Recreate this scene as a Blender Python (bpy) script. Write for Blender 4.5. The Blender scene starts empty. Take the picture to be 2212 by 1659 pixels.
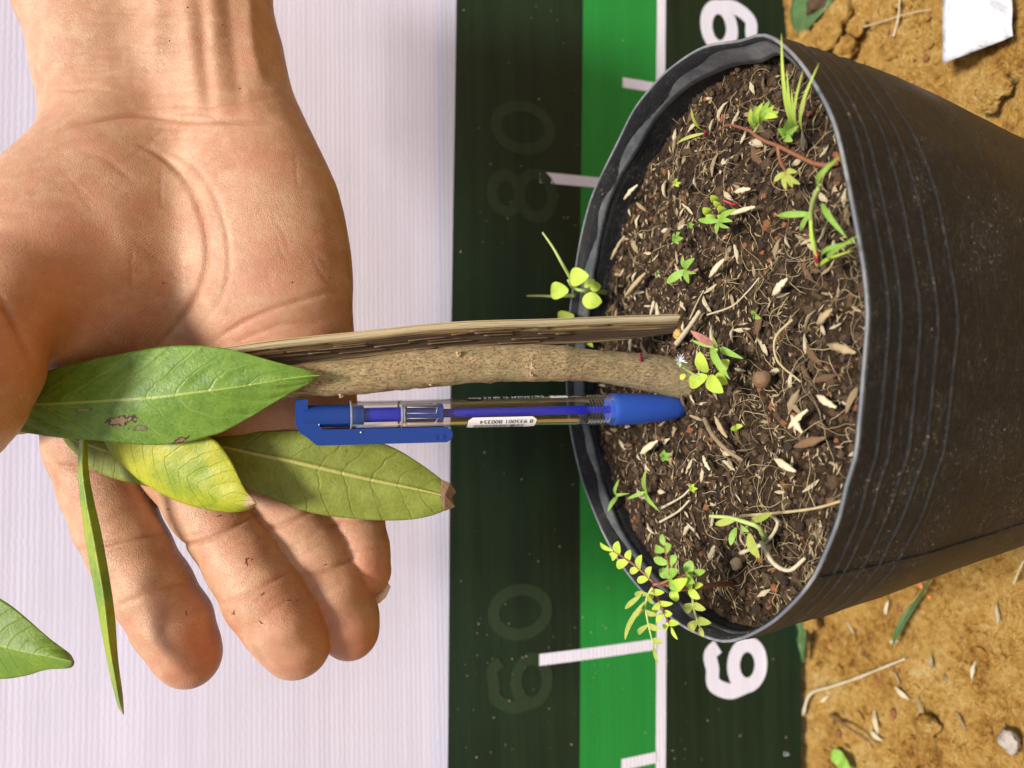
import bpy, math, random
import numpy as np
from mathutils import Vector, noise
R = math.radians
rng = random.Random(7)
S = bpy.context.scene
C = S.collection

# ---------------------------------------------------------------- camera, sky, sun, exposure
F = 1620.0                      # focal length, in units of a picture 2212 wide
PITCH = R(19.5)
CAM = Vector((0, 0, .36))
fw = Vector((0, math.cos(PITCH), -math.sin(PITCH)))
dn = Vector((0, -math.sin(PITCH), -math.cos(PITCH)))
rt = Vector((1, 0, 0))
cam = bpy.data.cameras.new('camera'); co = bpy.data.objects.new('camera', cam); C.objects.link(co)
from mathutils import Matrix
co.matrix_world = Matrix(((dn.x, rt.x, -fw.x, CAM.x), (dn.y, rt.y, -fw.y, CAM.y), (dn.z, rt.z, -fw.z, CAM.z), (0, 0, 0, 1)))
cam.sensor_width = 36; cam.lens = 36 * F / 2212
cam.clip_start = .01; cam.clip_end = 100
cam.dof.use_dof = True; cam.dof.focus_distance = .272; cam.dof.aperture_fstop = 10
S.camera = co
S.render.engine = 'CYCLES'
S.cycles.use_denoising = True
S.cycles.max_bounces = 8; S.cycles.transparent_max_bounces = 16

SUN_EL, SUN_AZ = R(66), R(172)     # azimuth clockwise from +Y
w = bpy.data.worlds.new("World"); S.world = w; w.use_nodes = True
sky = w.node_tree.nodes.new('ShaderNodeTexSky'); sky.sky_type = 'NISHITA'; sky.sun_disc = False
sky.sun_elevation = SUN_EL; sky.sun_rotation = SUN_AZ; sky.dust_density = 3; sky.air_density = 1
bg = w.node_tree.nodes['Background']; bg.inputs['Strength'].default_value = .07
w.node_tree.links.new(sky.outputs[0], bg.inputs[0])
sl = bpy.data.lights.new('sun', 'SUN'); sl.energy = 3.1; sl.angle = R(12); sl.color = (1, .96, .89)
so = bpy.data.objects.new('sun', sl); C.objects.link(so)
sd = Vector((math.sin(SUN_AZ) * math.cos(SUN_EL), math.cos(SUN_AZ) * math.cos(SUN_EL), math.sin(SUN_EL)))
so.rotation_euler = sd.to_track_quat('Z', 'Y').to_euler()
S.view_settings.view_transform = 'Standard'; S.view_settings.look = 'None'; S.view_settings.gamma = 1
S.view_settings.exposure = .86

# ---------------------------------------------------------------- measuring helpers
def ray(vx, vy): return fw + dn * ((vx - 1106) / F) + rt * ((829.5 - vy) / F)
def P(vx, vy, dep): return CAM + ray(vx, vy) * dep
def at_z(vx, vy, z):
    r = ray(vx, vy); return CAM + r * ((z - CAM.z) / r.z)
def px(n, dep): return n * dep / F

# ---------------------------------------------------------------- object helpers
def tag(o, label=None, cat=None, group=None, kind=None):
    if label: o['label'] = label
    if cat: o['category'] = cat
    if group: o['group'] = group
    if kind: o['kind'] = kind
    return o
def empty(name, loc, label, cat, group=None):
    o = bpy.data.objects.new(name, None); C.objects.link(o); o.location = loc
    o.empty_display_size = .01
    return tag(o, label, cat, group)
def link(name, me, parent=None, loc=None):
    o = bpy.data.objects.new(name, me); C.objects.link(o)
    if loc is not None: o.location = loc
    if parent is not None:
        o.parent = parent
        o.matrix_parent_inverse = Matrix.Translation(-parent.location)
    return o
def mesh(name, vs, fs, mat, smooth=True, uv=None):
    me = bpy.data.meshes.new(name)
    me.from_pydata([tuple(v) for v in vs], [], fs)
    if mat: me.materials.append(mat)
    if uv is not None:
        l = me.uv_layers.new(name='UVMap')
        idx = np.empty(len(me.loops), dtype=np.int32); me.loops.foreach_get('vertex_index', idx)
        l.data.foreach_set('uv', np.array(uv, dtype=np.float32)[idx].ravel())
    me.polygons.foreach_set('use_smooth', [smooth] * len(me.polygons))
    me.update()
    return me
def obj(name, vs, fs, mat, parent=None, smooth=True, uv=None):
    return link(name, mesh(name, vs, fs, mat, smooth, uv), parent)

def catmull(pts, n, closed=False):
    pts = [Vector(p) for p in pts]; m = len(pts); out = []
    segs = m if closed else m - 1
    dense = []
    for i in range(segs):
        if closed: a, b, c, d = pts[(i - 1) % m], pts[i], pts[(i + 1) % m], pts[(i + 2) % m]
        else:
            b, c = pts[i], pts[i + 1]
            a = pts[i - 1] if i else b * 2 - c
            d = pts[i + 2] if i + 2 < m else c * 2 - b
        for k in range(16):
            t = k / 16
            dense.append(.5 * ((2 * b) + (c - a) * t + (2 * a - 5 * b + 4 * c - d) * t * t + (3 * b - a - 3 * c + d) * t ** 3))
    if closed: dense.append(dense[0].copy())
    else: dense.append(pts[-1])
    L = [0]
    for i in range(1, len(dense)): L.append(L[-1] + (dense[i] - dense[i - 1]).length)
    j = 0
    for k in range(n):
        s = L[-1] * k / (n if closed else n - 1)
        while j < len(L) - 2 and L[j + 1] < s: j += 1
        t = (s - L[j]) / max(L[j + 1] - L[j], 1e-12)
        out.append(dense[j].lerp(dense[j + 1], min(max(t, 0), 1)))
    return out

def tube(pts, rad, seg=8, cap=True, off=0, squash=None, dirn=None):
    """ring sweep; returns verts, faces, uv"""
    vs, fs, uv = [], [], []
    n = len(pts); prev = None; L = 0
    for i, p in enumerate(pts):
        t = (pts[min(i + 1, n - 1)] - pts[max(i - 1, 0)])
        t = t.normalized() if t.length > 0 else Vector((0, 0, 1))
        if prev is None:
            u = dirn if dirn is not None else (Vector((0, 0, 1)) if abs(t.z) < .9 else Vector((1, 0, 0)))
        else: u = prev
        u = (u - t * u.dot(t)).normalized(); prev = u
        v = t.cross(u)
        r = rad[i] if hasattr(rad, '__len__') else rad
        if i: L += (p - pts[i - 1]).length
        for k in range(seg):
            a = 2 * math.pi * k / seg
            vs.append(p + (u * math.cos(a) + v * math.sin(a)) * r); uv.append((L, k / seg))
    for i in range(n - 1):
        for k in range(seg):
            a, b = off + i * seg + k, off + i * seg + (k + 1) % seg
            fs.append((a, b, b + seg, a + seg))
    if cap:
        fs.append(tuple(off + k for k in range(seg))[::-1]); fs.append(tuple(off + (n - 1) * seg + k for k in range(seg)))
    return vs, fs, uv

class MB:
    def __init__(s): s.v, s.f, s.uv = [], [], []
    def add(s, v, f, uv=None):
        o = len(s.v); s.v += v; s.f += [tuple(i + o for i in q) for q in f]; s.uv += uv if uv else [(0, 0)] * len(v)
    def tube(s, pts, rad, seg=8, **k):
        v, f, uv = tube(pts, rad, seg, **k); s.add(v, f, uv)
    def obj(s, name, mat, parent=None, smooth=True): return obj(name, s.v, s.f, mat, parent, smooth, s.uv)

# ---------------------------------------------------------------- materials
class NT:
    def __init__(s, name):
        s.m = bpy.data.materials.new(name); s.m.use_nodes = True
        s.t = s.m.node_tree; s.b = s.t.nodes['Principled BSDF']; s.out = s.t.nodes['Material Output']
    def n(s, kind, **kw):
        x = s.t.nodes.new('ShaderNode' + kind)
        for k, v in kw.items():
            if k in x.inputs: s.set(x.inputs[k], v)
            else: setattr(x, k, v)
        return x
    def set(s, inp, v):
        if hasattr(v, 'is_output') or isinstance(v, bpy.types.NodeSocket): s.t.links.new(v, inp)
        else: inp.default_value = v
    def coord(s, which='Object'): return s.n('TexCoord').outputs[which]
    def math(s, op, a, b=0, c=0, clamp=False):
        x = s.n('Math', operation=op, use_clamp=clamp); s.set(x.inputs[0], a); s.set(x.inputs[1], b); s.set(x.inputs[2], c); return x.outputs[0]
    def noise(s, vec, scale, detail=4, rough=.55, dist=0):
        x = s.n('TexNoise'); s.set(x.inputs['Vector'], vec); x.inputs['Scale'].default_value = scale
        x.inputs['Detail'].default_value = detail; x.inputs['Roughness'].default_value = rough; x.inputs['Distortion'].default_value = dist
        return x.outputs['Fac']
    def ramp(s, fac, stops):
        x = s.n('ValToRGB'); s.set(x.inputs[0], fac); e = x.color_ramp.elements
        while len(e) > 1: e.remove(e[-1])
        e[0].position, e[0].color = stops[0][0], (*(stops[0][1] if hasattr(stops[0][1], '__len__') else [stops[0][1]] * 3), 1)
        for p, c in stops[1:]:
            q = e.new(p); q.color = (*(c if hasattr(c, '__len__') else [c] * 3), 1)
        return x.outputs[0]
    def mix(s, fac, a, b, mode='MIX'):
        x = s.n('Mix', data_type='RGBA', blend_type=mode)
        s.set(x.inputs[0], fac)
        for i, c in ((6, a), (7, b)): s.set(x.inputs[i], (*c, 1) if isinstance(c, tuple) and len(c) == 3 else c)
        return x.outputs[2]
    def map(s, vec, scale=(1, 1, 1), rot=(0, 0, 0)):
        x = s.n('Mapping'); s.set(x.inputs[0], vec); x.inputs['Scale'].default_value = scale; x.inputs['Rotation'].default_value = rot; return x.outputs[0]
    def attr(s, name): return s.n('Attribute', attribute_name=name).outputs['Fac']
    def color(s, c): s.set(s.b.inputs['Base Color'], (*c, 1) if isinstance(c, tuple) else c); return s
    def rough(s, r, spec=.5): s.set(s.b.inputs['Roughness'], r); s.b.inputs['Specular IOR Level'].default_value = spec; return s
    def bump(s, h, dist, strength=1):
        x = s.n('Bump'); s.set(x.inputs['Height'], h); x.inputs['Distance'].default_value = dist; x.inputs['Strength'].default_value = strength
        s.set(s.b.inputs['Normal'], x.outputs[0]); return x.outputs[0]
    def translucent(s, fac, col):
        tr = s.n('BsdfTranslucent'); s.set(tr.inputs[0], (*col, 1) if isinstance(col, tuple) else col)
        m = s.n('MixShader'); m.inputs[0].default_value = fac
        s.t.links.new(s.b.outputs[0], m.inputs[1]); s.t.links.new(tr.outputs[0], m.inputs[2]); s.t.links.new(m.outputs[0], s.out.inputs[0]); return s

def plain(name, col, rough=.5, var=.25, scale=300, bump=0, spec=.4):
    m = NT(name); c = m.coord()
    f = m.noise(c, scale, 5)
    m.color(m.mix(f, tuple(x * (1 - var) for x in col), tuple(min(1, x * (1 + var)) for x in col))).rough(rough, spec)
    if bump: m.bump(m.noise(c, scale * 2.5, 6), bump)
    return m.m

# skin
m = NT('skin'); c = m.coord()
big = m.noise(c, 70, 3); mid = m.noise(c, 260, 4); fine = m.noise(m.map(c, (1, 1, .5)), 1500, 3)
base = m.mix(m.ramp(big, [(.35, 0), (.65, 1)]), (.40, .205, .11), (.50, .285, .17))
base = m.mix(m.math('MULTIPLY', m.ramp(mid, [(.45, 0), (.7, 1)]), .35), base, (.60, .385, .26))
bl_ = m.noise(c, 110, 4, .6, .5)
base = m.mix(m.math('MULTIPLY', m.ramp(bl_, [(.52, 0), (.66, 1)]), .38), base, (.52, .20, .125))
base = m.mix(m.math('MULTIPLY', m.ramp(bl_, [(.34, 1), (.46, 0)]), .35), base, (.58, .40, .24))
base = m.mix(m.math('MULTIPLY', m.attr('red'), .66), base, (.52, .165, .10))
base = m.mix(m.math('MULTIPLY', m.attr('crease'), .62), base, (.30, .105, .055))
sp = m.n('TexVoronoi', feature='F1'); m.set(sp.inputs['Vector'], c); sp.inputs['Scale'].default_value = 38
spot = m.ramp(sp.outputs['Distance'], [(.0, 1), (.010, 1), (.018, 0)])
base = m.mix(m.math('MULTIPLY', spot, .75), base, (.12, .04, .02))
f4 = m.noise(c, 1100, 4, .7)
base = m.mix(m.math('MULTIPLY', m.ramp(f4, [(.4, 0), (.65, 1)]), .28), base, (.36, .16, .07))
m.color(base)
m.rough(m.math('ADD', m.math('MULTIPLY', mid, .18), .34), .42)
m.b.inputs['Subsurface Weight'].default_value = .14; m.b.inputs['Subsurface Radius'].default_value = (1, .35, .18); m.b.inputs['Subsurface Scale'].default_value = .003
wv = m.n('TexWave', wave_type='BANDS', bands_direction='DIAGONAL'); m.set(wv.inputs['Vector'], c)
wv.inputs['Scale'].default_value = 700; wv.inputs['Distortion'].default_value = 5; wv.inputs['Detail'].default_value = 2; wv.inputs['Detail Scale'].default_value = .12
vo = m.n('TexVoronoi', feature='DISTANCE_TO_EDGE'); m.set(vo.inputs['Vector'], m.map(c, (1, 1, 1.8))); vo.inputs['Scale'].default_value = 800
hgt = m.math('ADD', m.math('MULTIPLY', wv.outputs['Fac'], .22), m.math('ADD', m.math('MULTIPLY', m.ramp(vo.outputs['Distance'], [(0, 0), (.12, 1)]), .35), fine))
m.bump(hgt, .00022, .75)
SKIN = m.m
NAIL = plain('nail', (.75, .62, .5), .25, .08, 300)

def leaf_mat(name, ca, cb, rib, veins, spots=(), tip=None, rough=.35, tl=.25, blotch=None, bandn=13, ribw=.012, slope=.35, speck=.5):
    m = NT(name); uvn = m.n('UVMap').outputs[0]; c = m.coord()
    sep = m.n('SeparateXYZ'); m.set(sep.inputs[0], uvn); u, v = sep.outputs[0], sep.outputs[1]
    d = m.math('ABSOLUTE', m.math('SUBTRACT', v, .5))
    n1 = m.noise(c, 140, 5); n2 = m.noise(c, 900, 5, .65)
    col = m.mix(m.ramp(n1, [(.35, 0), (.68, 1)]), ca, cb)
    col = m.mix(m.math('MULTIPLY', m.ramp(n2, [(.4, 0), (.75, 1)]), .35), col, tuple(min(1, x * 1.5) for x in cb))
    # side veins
    ph = m.math('ADD', m.math('MULTIPLY', m.math('SUBTRACT', u, m.math('MULTIPLY', m.math('POWER', d, 1.2), slope)), bandn), m.math('MULTIPLY', m.noise(c, 50, 3), 1.6))
    fr = m.math('ABSOLUTE', m.math('SUBTRACT', m.math('FRACT', ph), .5))
    vm = m.math('MULTIPLY', m.ramp(fr, [(0, 1), (.02, .7), (.07, 0)]), m.ramp(m.noise(c, 110, 2), [(.3, .25), (.6, 1)]))
    col = m.mix(m.math('MULTIPLY', vm, .5), col, veins)
    ve = m.n('TexVoronoi', feature='DISTANCE_TO_EDGE'); m.set(ve.inputs['Vector'], c); ve.inputs['Scale'].default_value = 420
    col = m.mix(m.math('MULTIPLY', m.ramp(ve.outputs['Distance'], [(0, 1), (.08, 0)]), .16), col, veins)
    rm = m.ramp(m.math('DIVIDE', d, m.math('ADD', m.math('MULTIPLY', m.math('SUBTRACT', 1, u), ribw * 1.4), ribw * .7)), [(.5, 1), (1, 0)])
    col = m.mix(m.math('MULTIPLY', rm, .85), col, rib)
    if blotch:
        bl = m.ramp(m.noise(c, 90, 4), [(.42, 0), (.6, 1)])
        col = m.mix(bl, col, blotch)
    sv = m.n('TexVoronoi', feature='F1'); m.set(sv.inputs['Vector'], c); sv.inputs['Scale'].default_value = 150
    sk = m.math('MULTIPLY', m.ramp(sv.outputs['Distance'], [(0, 1), (.05, 1), (.09, 0)]), m.ramp(m.noise(c, 35, 2), [(.5, 0), (.56, 1)]))
    col = m.mix(m.math('MULTIPLY', sk, speck), col, (.07, .035, .02))
    for (su, sv_, ru, rv, rimc, inc) in spots:
        cu = m.math('DIVIDE', m.math('SUBTRACT', u, su), ru); cv = m.math('DIVIDE', m.math('SUBTRACT', v, sv_), rv)
        # slanted ellipse with a ragged border
        cv = m.math('SUBTRACT', cv, m.math('MULTIPLY', cu, -.4))
        dd = m.math('ADD', m.math('SQRT', m.math('ADD', m.math('MULTIPLY', cu, cu), m.math('MULTIPLY', cv, cv))), m.math('ADD', m.math('MULTIPLY', m.math('SUBTRACT', n2, .5), 1.4), m.math('MULTIPLY', m.math('SUBTRACT', m.noise(c, 330, 3), .5), 2.2)))
        col = m.mix(m.ramp(dd, [(.9, 1), (1.2, 0)]), col, rimc)
        col = m.mix(m.ramp(dd, [(.6, 1), (.72, 0)]), col, m.mix(n2, tuple(x * .7 for x in inc), tuple(x * 1.3 for x in inc)))
    if tip:
        col = m.mix(m.ramp(m.math('ADD', u, m.math('MULTIPLY', m.math('SUBTRACT', n1, .5), .06)), [(tip[0], 0), (tip[0] + .015, 1)]), col, m.mix(n2, tip[1], tuple(x * 3 for x in tip[1])))
    m.color(col).rough(m.math('ADD', m.math('MULTIPLY', n2, .2), rough), .45)
    h = m.math('ADD', m.math('MULTIPLY', vm, -.45), m.math('ADD', m.math('MULTIPLY', n2, .5), m.math('MULTIPLY', n1, .7)))
    m.bump(h, .0006, .7)
    m.translucent(tl, col)
    return m.m

BR1, BR2 = (.06, .03, .015), (.42, .27, .13)
L1 = leaf_mat('leaf_green', (.105, .215, .020), (.19, .32, .038), (.42, .52, .09), (.33, .46, .09),
              spots=((.462, .74, .040, .062, BR1, BR2), (.505, .82, .024, .035, (.10, .10, .04), (.2, .2, .07)), (.605, .975, .020, .035, BR1, (.30, .17, .08)), (.37, .60, .026, .016, (.12, .05, .03), (.4, .3, .16))), rough=.26, bandn=11, slope=.42, tip=(.985, (.3, .25, .12)))
L2 = leaf_mat('leaf_yellow', (.22, .33, .02), (.42, .44, .025), (.36, .42, .06), (.38, .44, .06), tip=(.93, (.30, .22, .12)), blotch=(.50, .50, .03), rough=.3, tl=.3)
L3 = leaf_mat('leaf_olive', (.17, .20, .022), (.24, .28, .045), (.48, .44, .14), (.15, .19, .03), tip=(.972, (.13, .07, .035)), rough=.45, bandn=15, slope=.12, ribw=.02, tl=.15)
L5 = leaf_mat('leaf_narrow', (.15, .26, .03), (.25, .38, .05), (.38, .45, .08), (.16, .28, .05), rough=.25, blotch=(.33, .40, .03), tip=(.975, (.2, .13, .08)))
L6 = leaf_mat('leaf_far', (.12, .22, .015), (.20, .32, .03), (.32, .40, .06), (.3, .36, .05), tip=(.975, (.09, .045, .03)), blotch=(.15, .25, .02), rough=.35)
WEED = leaf_mat('weed_green', (.24, .44, .06), (.36, .58, .10), (.34, .55, .12), (.28, .46, .08), rough=.4, tl=.35, speck=.1)
LIME = leaf_mat('weed_lime', (.46, .64, .06), (.60, .74, .10), (.5, .65, .12), (.45, .6, .1), rough=.4, tl=.35, speck=.1)
YEL = leaf_mat('weed_yellow', (.30, .40, .05), (.50, .50, .12), (.45, .46, .1), (.4, .42, .1), rough=.45, tl=.3, speck=.2)
PINK = leaf_mat('weed_pink', (.38, .12, .11), (.5, .25, .16), (.3, .12, .1), (.4, .2, .15), rough=.45, tl=.25, speck=0)
STEMR = plain('stem_red', (.20, .075, .035), .5, .3, 500)
STEMG = plain('stem_green', (.34, .42, .12), .5, .3, 500)
STEMP = plain('stem_pale', (.45, .38, .25), .6, .3, 500)
CRIM = plain('stem_crimson', (.38, .03, .05), .4, .2, 500)
WHITE = plain('white_petal', (.8, .8, .82), .6, .05)

# bark
m = NT('bark'); c = m.n('UVMap').outputs[0]; o3 = m.coord()
mp = m.map(o3, (1, 1, .28))
a = m.noise(mp, 650, 6, .75, .8); b = m.noise(o3, 120, 4)
cr = m.n('TexVoronoi', feature='DISTANCE_TO_EDGE'); m.set(cr.inputs['Vector'], m.map(o3, (1, 1, .35))); cr.inputs['Scale'].default_value = 620
ck = m.ramp(m.noise(m.map(o3, (1, 1, .5)), 1500, 4, .8), [(.3, 1), (.48, 0)])
col = m.mix(m.ramp(a, [(.3, 0), (.7, 1)]), (.26, .18, .088), (.52, .385, .21))
col = m.mix(m.math('MULTIPLY', ck, .55), col, (.085, .05, .02))
col = m.mix(m.ramp(b, [(.5, 0), (.68, .55)]), col, (.28, .27, .13))
m.color(col).rough(.85, .2); m.bump(m.math('SUBTRACT', a, m.math('MULTIPLY', ck, .6)), .0008, .9)
BARK = m.m
# split stake: fibres run along the stick
def wood(name, c1, c2, dark, thr=.5):
    m = NT(name); uvn = m.n('UVMap').outputs[0]
    st = m.map(uvn, (14, 1500, 1)); a = m.noise(st, 1, 4, .6); b = m.noise(m.map(uvn, (12, 260, 1)), 1, 4, .6)
    col = m.mix(m.ramp(a, [(.35, 0), (.62, 1)]), c1, c2)
    sv = m.n('SeparateXYZ'); m.set(sv.inputs[0], uvn)
    bd = m.math('ABSOLUTE', m.math('SUBTRACT', sv.outputs[1], .0066))
    bd = m.math('ADD', m.math('DIVIDE', bd, .0042), m.math('MULTIPLY', m.math('SUBTRACT', m.math('ADD', m.math('MULTIPLY', a, .7), b), .85), 2.4))
    col = m.mix(m.math('MULTIPLY', m.ramp(bd, [(.45, 1), (1.25, 0)]), .9 if thr > .45 else .0), col, dark)
    m.color(col).rough(.75, .25); m.bump(a, .0009, .9); return m.m
STK_D = wood('stake_fibre', (.16, .095, .04), (.40, .27, .12), (.028, .017, .012), .50)
STK_P = wood('stake_pale', (.46, .36, .20), (.66, .55, .34), (.30, .22, .12), .42)

# banner
def fabric(name, c1, c2, rough, bumpd, tl=0, backl=None):
    m = NT(name); c = m.coord()
    wv = m.n('TexWave', wave_type='BANDS', bands_direction='Z'); m.set(wv.inputs['Vector'], c); wv.inputs['Scale'].default_value = 118; wv.inputs['Distortion'].default_value = 2.5
    wv.inputs['Detail'].default_value = 2; wv.inputs['Detail Scale'].default_value = 3
    wx = m.n('TexWave', wave_type='BANDS', bands_direction='X'); m.set(wx.inputs['Vector'], m.map(c, (1, 1, 1), (0, R(12), 0))); wx.inputs['Scale'].default_value = 330; wx.inputs['Distortion'].default_value = 3
    wx.inputs['Detail'].default_value = 2
    st = m.noise(m.map(c, (4, 4, 150)), 1, 4, .7)
    n2 = m.noise(c, 14, 3)
    f = m.math('ADD', m.math('MULTIPLY', st, .6), m.math('MULTIPLY', n2, .4))
    m.color(m.mix(m.ramp(f, [(.38, 0), (.62, 1)]), c1, c2)).rough(rough, .3)
    h = m.math('ADD', m.math('MULTIPLY', m.math('MULTIPLY', wv.outputs['Fac'], n2), .7), m.math('ADD', m.math('MULTIPLY', wx.outputs['Fac'], .22), m.math('MULTIPLY', st, 1.1)))
    m.bump(h, bumpd, .6)
    if tl: m.translucent(tl, backl)
    return m.m
FAB_W = fabric('fabric_white', (.57, .55, .67), (.63, .61, .74), .6, .0002)
FAB_HEM = fabric('fabric_hem', (.52, .53, .66), (.56, .57, .70), .6, .0003)
FAB_D = fabric('print_dark_green', (.003, .013, .0055), (.008, .026, .010), .55, .00012)
FAB_G = fabric('print_green', (.010, .215, .033), (.014, .25, .042), .5, .00015)
FAB_L = fabric('print_white', (.72, .70, .80), (.78, .76, .86), .6, .0004)
FAB_GH = fabric('print_faint', (.013, .030, .013), (.02, .040, .018), .55, .00012)

# pot plastic
m = NT('black_plastic'); c = m.coord()
sepz = m.n('SeparateXYZ'); m.set(sepz.inputs[0], c); z = sepz.outputs[2]
d1 = m.noise(c, 55, 6, .7); d2 = m.noise(m.map(c, (1, 1, 3)), 420, 5, .7)
low = m.math('MULTIPLY', m.math('SUBTRACT', .2, z), 3.2, clamp=True)
dust = m.math('MULTIPLY', m.ramp(m.math('ADD', m.math('MULTIPLY', d1, .55), m.math('MULTIPLY', d2, .45)), [(.46, 0), (.6, 1)]), m.math('ADD', m.math('MULTIPLY', low, .45), .16))
col = m.mix(dust, (.0066, .0074, .0090), (.050, .049, .047))
sp = m.n('TexVoronoi', feature='F1'); m.set(sp.inputs['Vector'], c); sp.inputs['Scale'].default_value = 330
spn = m.noise(m.map(c, (1, 1, 1.4)), 800, 5, .75)
spk = m.math('MULTIPLY', m.ramp(spn, [(.60, 0), (.66, .9)]), m.ramp(m.math('ADD', d1, m.math('MULTIPLY', low, .16)), [(.50, 0), (.60, 1)]))
col = m.mix(spk, col, (.34, .27, .16))
zz = m.math('ADD', z, m.math('MULTIPLY', m.math('SUBTRACT', d1, .5), .0006))
for q in (.0064, .0108, .0177, .0243, .032):
    e = m.math('ABSOLUTE', m.math('SUBTRACT', zz, .21 - q))
    col = m.mix(m.math('MULTIPLY', m.ramp(m.math('DIVIDE', e, .0009), [(.4, 1), (1, 0)]), m.ramp(d2, [(.40, .1), (.75, .3)])), col, (.07, .075, .08))
st = m.noise(m.map(c, (6, 6, 40)), 30, 5, .75)
col = m.mix(m.ramp(st, [(.56, 0), (.70, .35)]), col, (.13, .115, .08))
fs_ = m.noise(m.map(c, (1, 1, 2.5)), 1100, 4, .8)
col = m.mix(m.ramp(fs_, [(.55, 0), (.72, .5)]), col, (.12, .105, .08))
m.color(col).rough(m.math('ADD', m.math('MULTIPLY', d1, .35), .30), .22)
m.bump(m.math('ADD', d1, m.math('MULTIPLY', d2, .5)), .0007, .6)
PLAST = m.m
m = NT('hem_plastic'); c = m.coord(); d1 = m.noise(c, 60, 6, .7); d2 = m.noise(c, 500, 4)
m.color(m.mix(m.ramp(d1, [(.45, 0), (.68, .6)]), (.11, .118, .132), (.34, .33, .29))).rough(m.math('ADD', m.math('MULTIPLY', d2, .3), .3), .5); m.bump(d1, .0008, .6)
HEM = m.m

# soil
m = NT('soil'); c = m.coord(); a = m.noise(c, 260, 8, .75); b = m.noise(c, 1400, 4, .7); g = m.noise(c, 30, 3)
col = m.ramp(m.math('ADD', m.math('MULTIPLY', a, .6), m.math('MULTIPLY', b, .4)), [(.38, (.018, .009, .005)), (.5, (.060, .034, .016)), (.6, (.14, .084, .040)), (.7, (.24, .16, .08))])
col = m.mix(m.ramp(g, [(.6, 0), (.7, .35)]), col, (.10, .11, .03))
m.color(col).rough(.9, .2); m.bump(m.math('ADD', a, b), .0025, 1)
SOIL = m.m
CRUMB = [plain('crumb_dark', (.028, .016, .008), .9, .5, 900, .0006), plain('crumb_brown', (.075, .043, .020), .85, .5, 900, .0006), plain('crumb_red', (.20, .075, .026), .85, .4, 900, .0005)]
HUSK = [plain('husk_pale', (.60, .50, .32), .6, .3, 700, .0003), plain('husk_tan', (.36, .265, .145), .65, .35, 700, .0003), plain('husk_brown', (.17, .095, .045), .7, .35, 700, .0003)]
ROOT = [plain('root_pale', (.40, .31, .16), .6, .3, 400), plain('root_brown', (.22, .155, .085), .7, .3, 400)]

# ground
m = NT('ochre_dirt'); c = m.coord(); a = m.noise(c, 26, 8, .7); b = m.noise(c, 240, 6, .75); g = m.noise(c, 900, 3)
f = m.math('ADD', m.math('MULTIPLY', a, .5), m.math('MULTIPLY', b, .5))
col = m.ramp(f, [(.38, (.24, .095, .02)), (.46, (.58, .30, .06)), (.54, (.76, .45, .12)), (.64, (.88, .66, .30))])
vo = m.n('TexVoronoi', feature='F1'); m.set(vo.inputs['Vector'], c); vo.inputs['Scale'].default_value = 95
col = m.mix(m.math('MULTIPLY', m.ramp(vo.outputs['Distance'], [(0, 1), (.16, 1), (.26, 0)]), m.ramp(m.noise(c, 17, 3), [(.52, 0), (.6, .8)])), col, (.12, .07, .035))
m.color(col).rough(.9, .2); m.bump(m.math('ADD', a, m.math('ADD', b, m.math('MULTIPLY', g, .4))), .009, 1)
DIRT = m.m
CLOD = plain('clod', (.60, .35, .10), .9, .4, 160, .003)
GRAIN = plain('sand_grain', (.58, .31, .085), .9, .45, 120, .001)
PAPER = plain('paper', (.50, .51, .53), .45, .12, 40, .003)
RED = plain('red_grit', (.50, .17, .05), .8, .2)

# pen
def plastic(name, col, rough=.2, sss=0):
    m = NT(name); c = m.coord(); n = m.noise(c, 900, 4)
    m.color(m.mix(n, tuple(x * .9 for x in col), tuple(x * 1.1 for x in col))).rough(m.math('ADD', m.math('MULTIPLY', n, .15), rough), .5); return m.m
BLUE = plastic('blue_plastic', (.003, .042, .24), .16)
BLUEG = plastic('blue_grip', (.02, .075, .38), .42)
def flatc(n, c, r_=0):
    m = NT(n); m.color(c).rough(.25); return m.m
INK = flatc('ink_blue', (.008, .02, .42))
INKT = flatc('refill_violet', (.018, .026, .42))
EDGE = flatc('clear_edge', (.22, .23, .26))
BLACK = plastic('black_print', (.01, .01, .01), .4)
PWHITE = plastic('white_print', (.8, .8, .8), .4)
m = NT('clear_plastic'); lw = m.n('LayerWeight'); lw.inputs[0].default_value = .35
tr = m.n('BsdfTransparent'); m.set(tr.inputs[0], m.mix(lw.outputs['Facing'], (.97, .975, .98), (.60, .63, .66)))
gl = m.n('BsdfGlossy'); gl.inputs['Roughness'].default_value = .14; gl.inputs['Color'].default_value = (.9, .9, .9, 1)
mx = m.n('MixShader'); m.set(mx.inputs[0], m.math('ADD', m.math('MULTIPLY', lw.outputs['Fresnel'], .55), .02))
m.t.links.new(tr.outputs[0], mx.inputs[1]); m.t.links.new(gl.outputs[0], mx.inputs[2]); m.t.links.new(mx.outputs[0], m.out.inputs[0])
CLEAR = m.m

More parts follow.
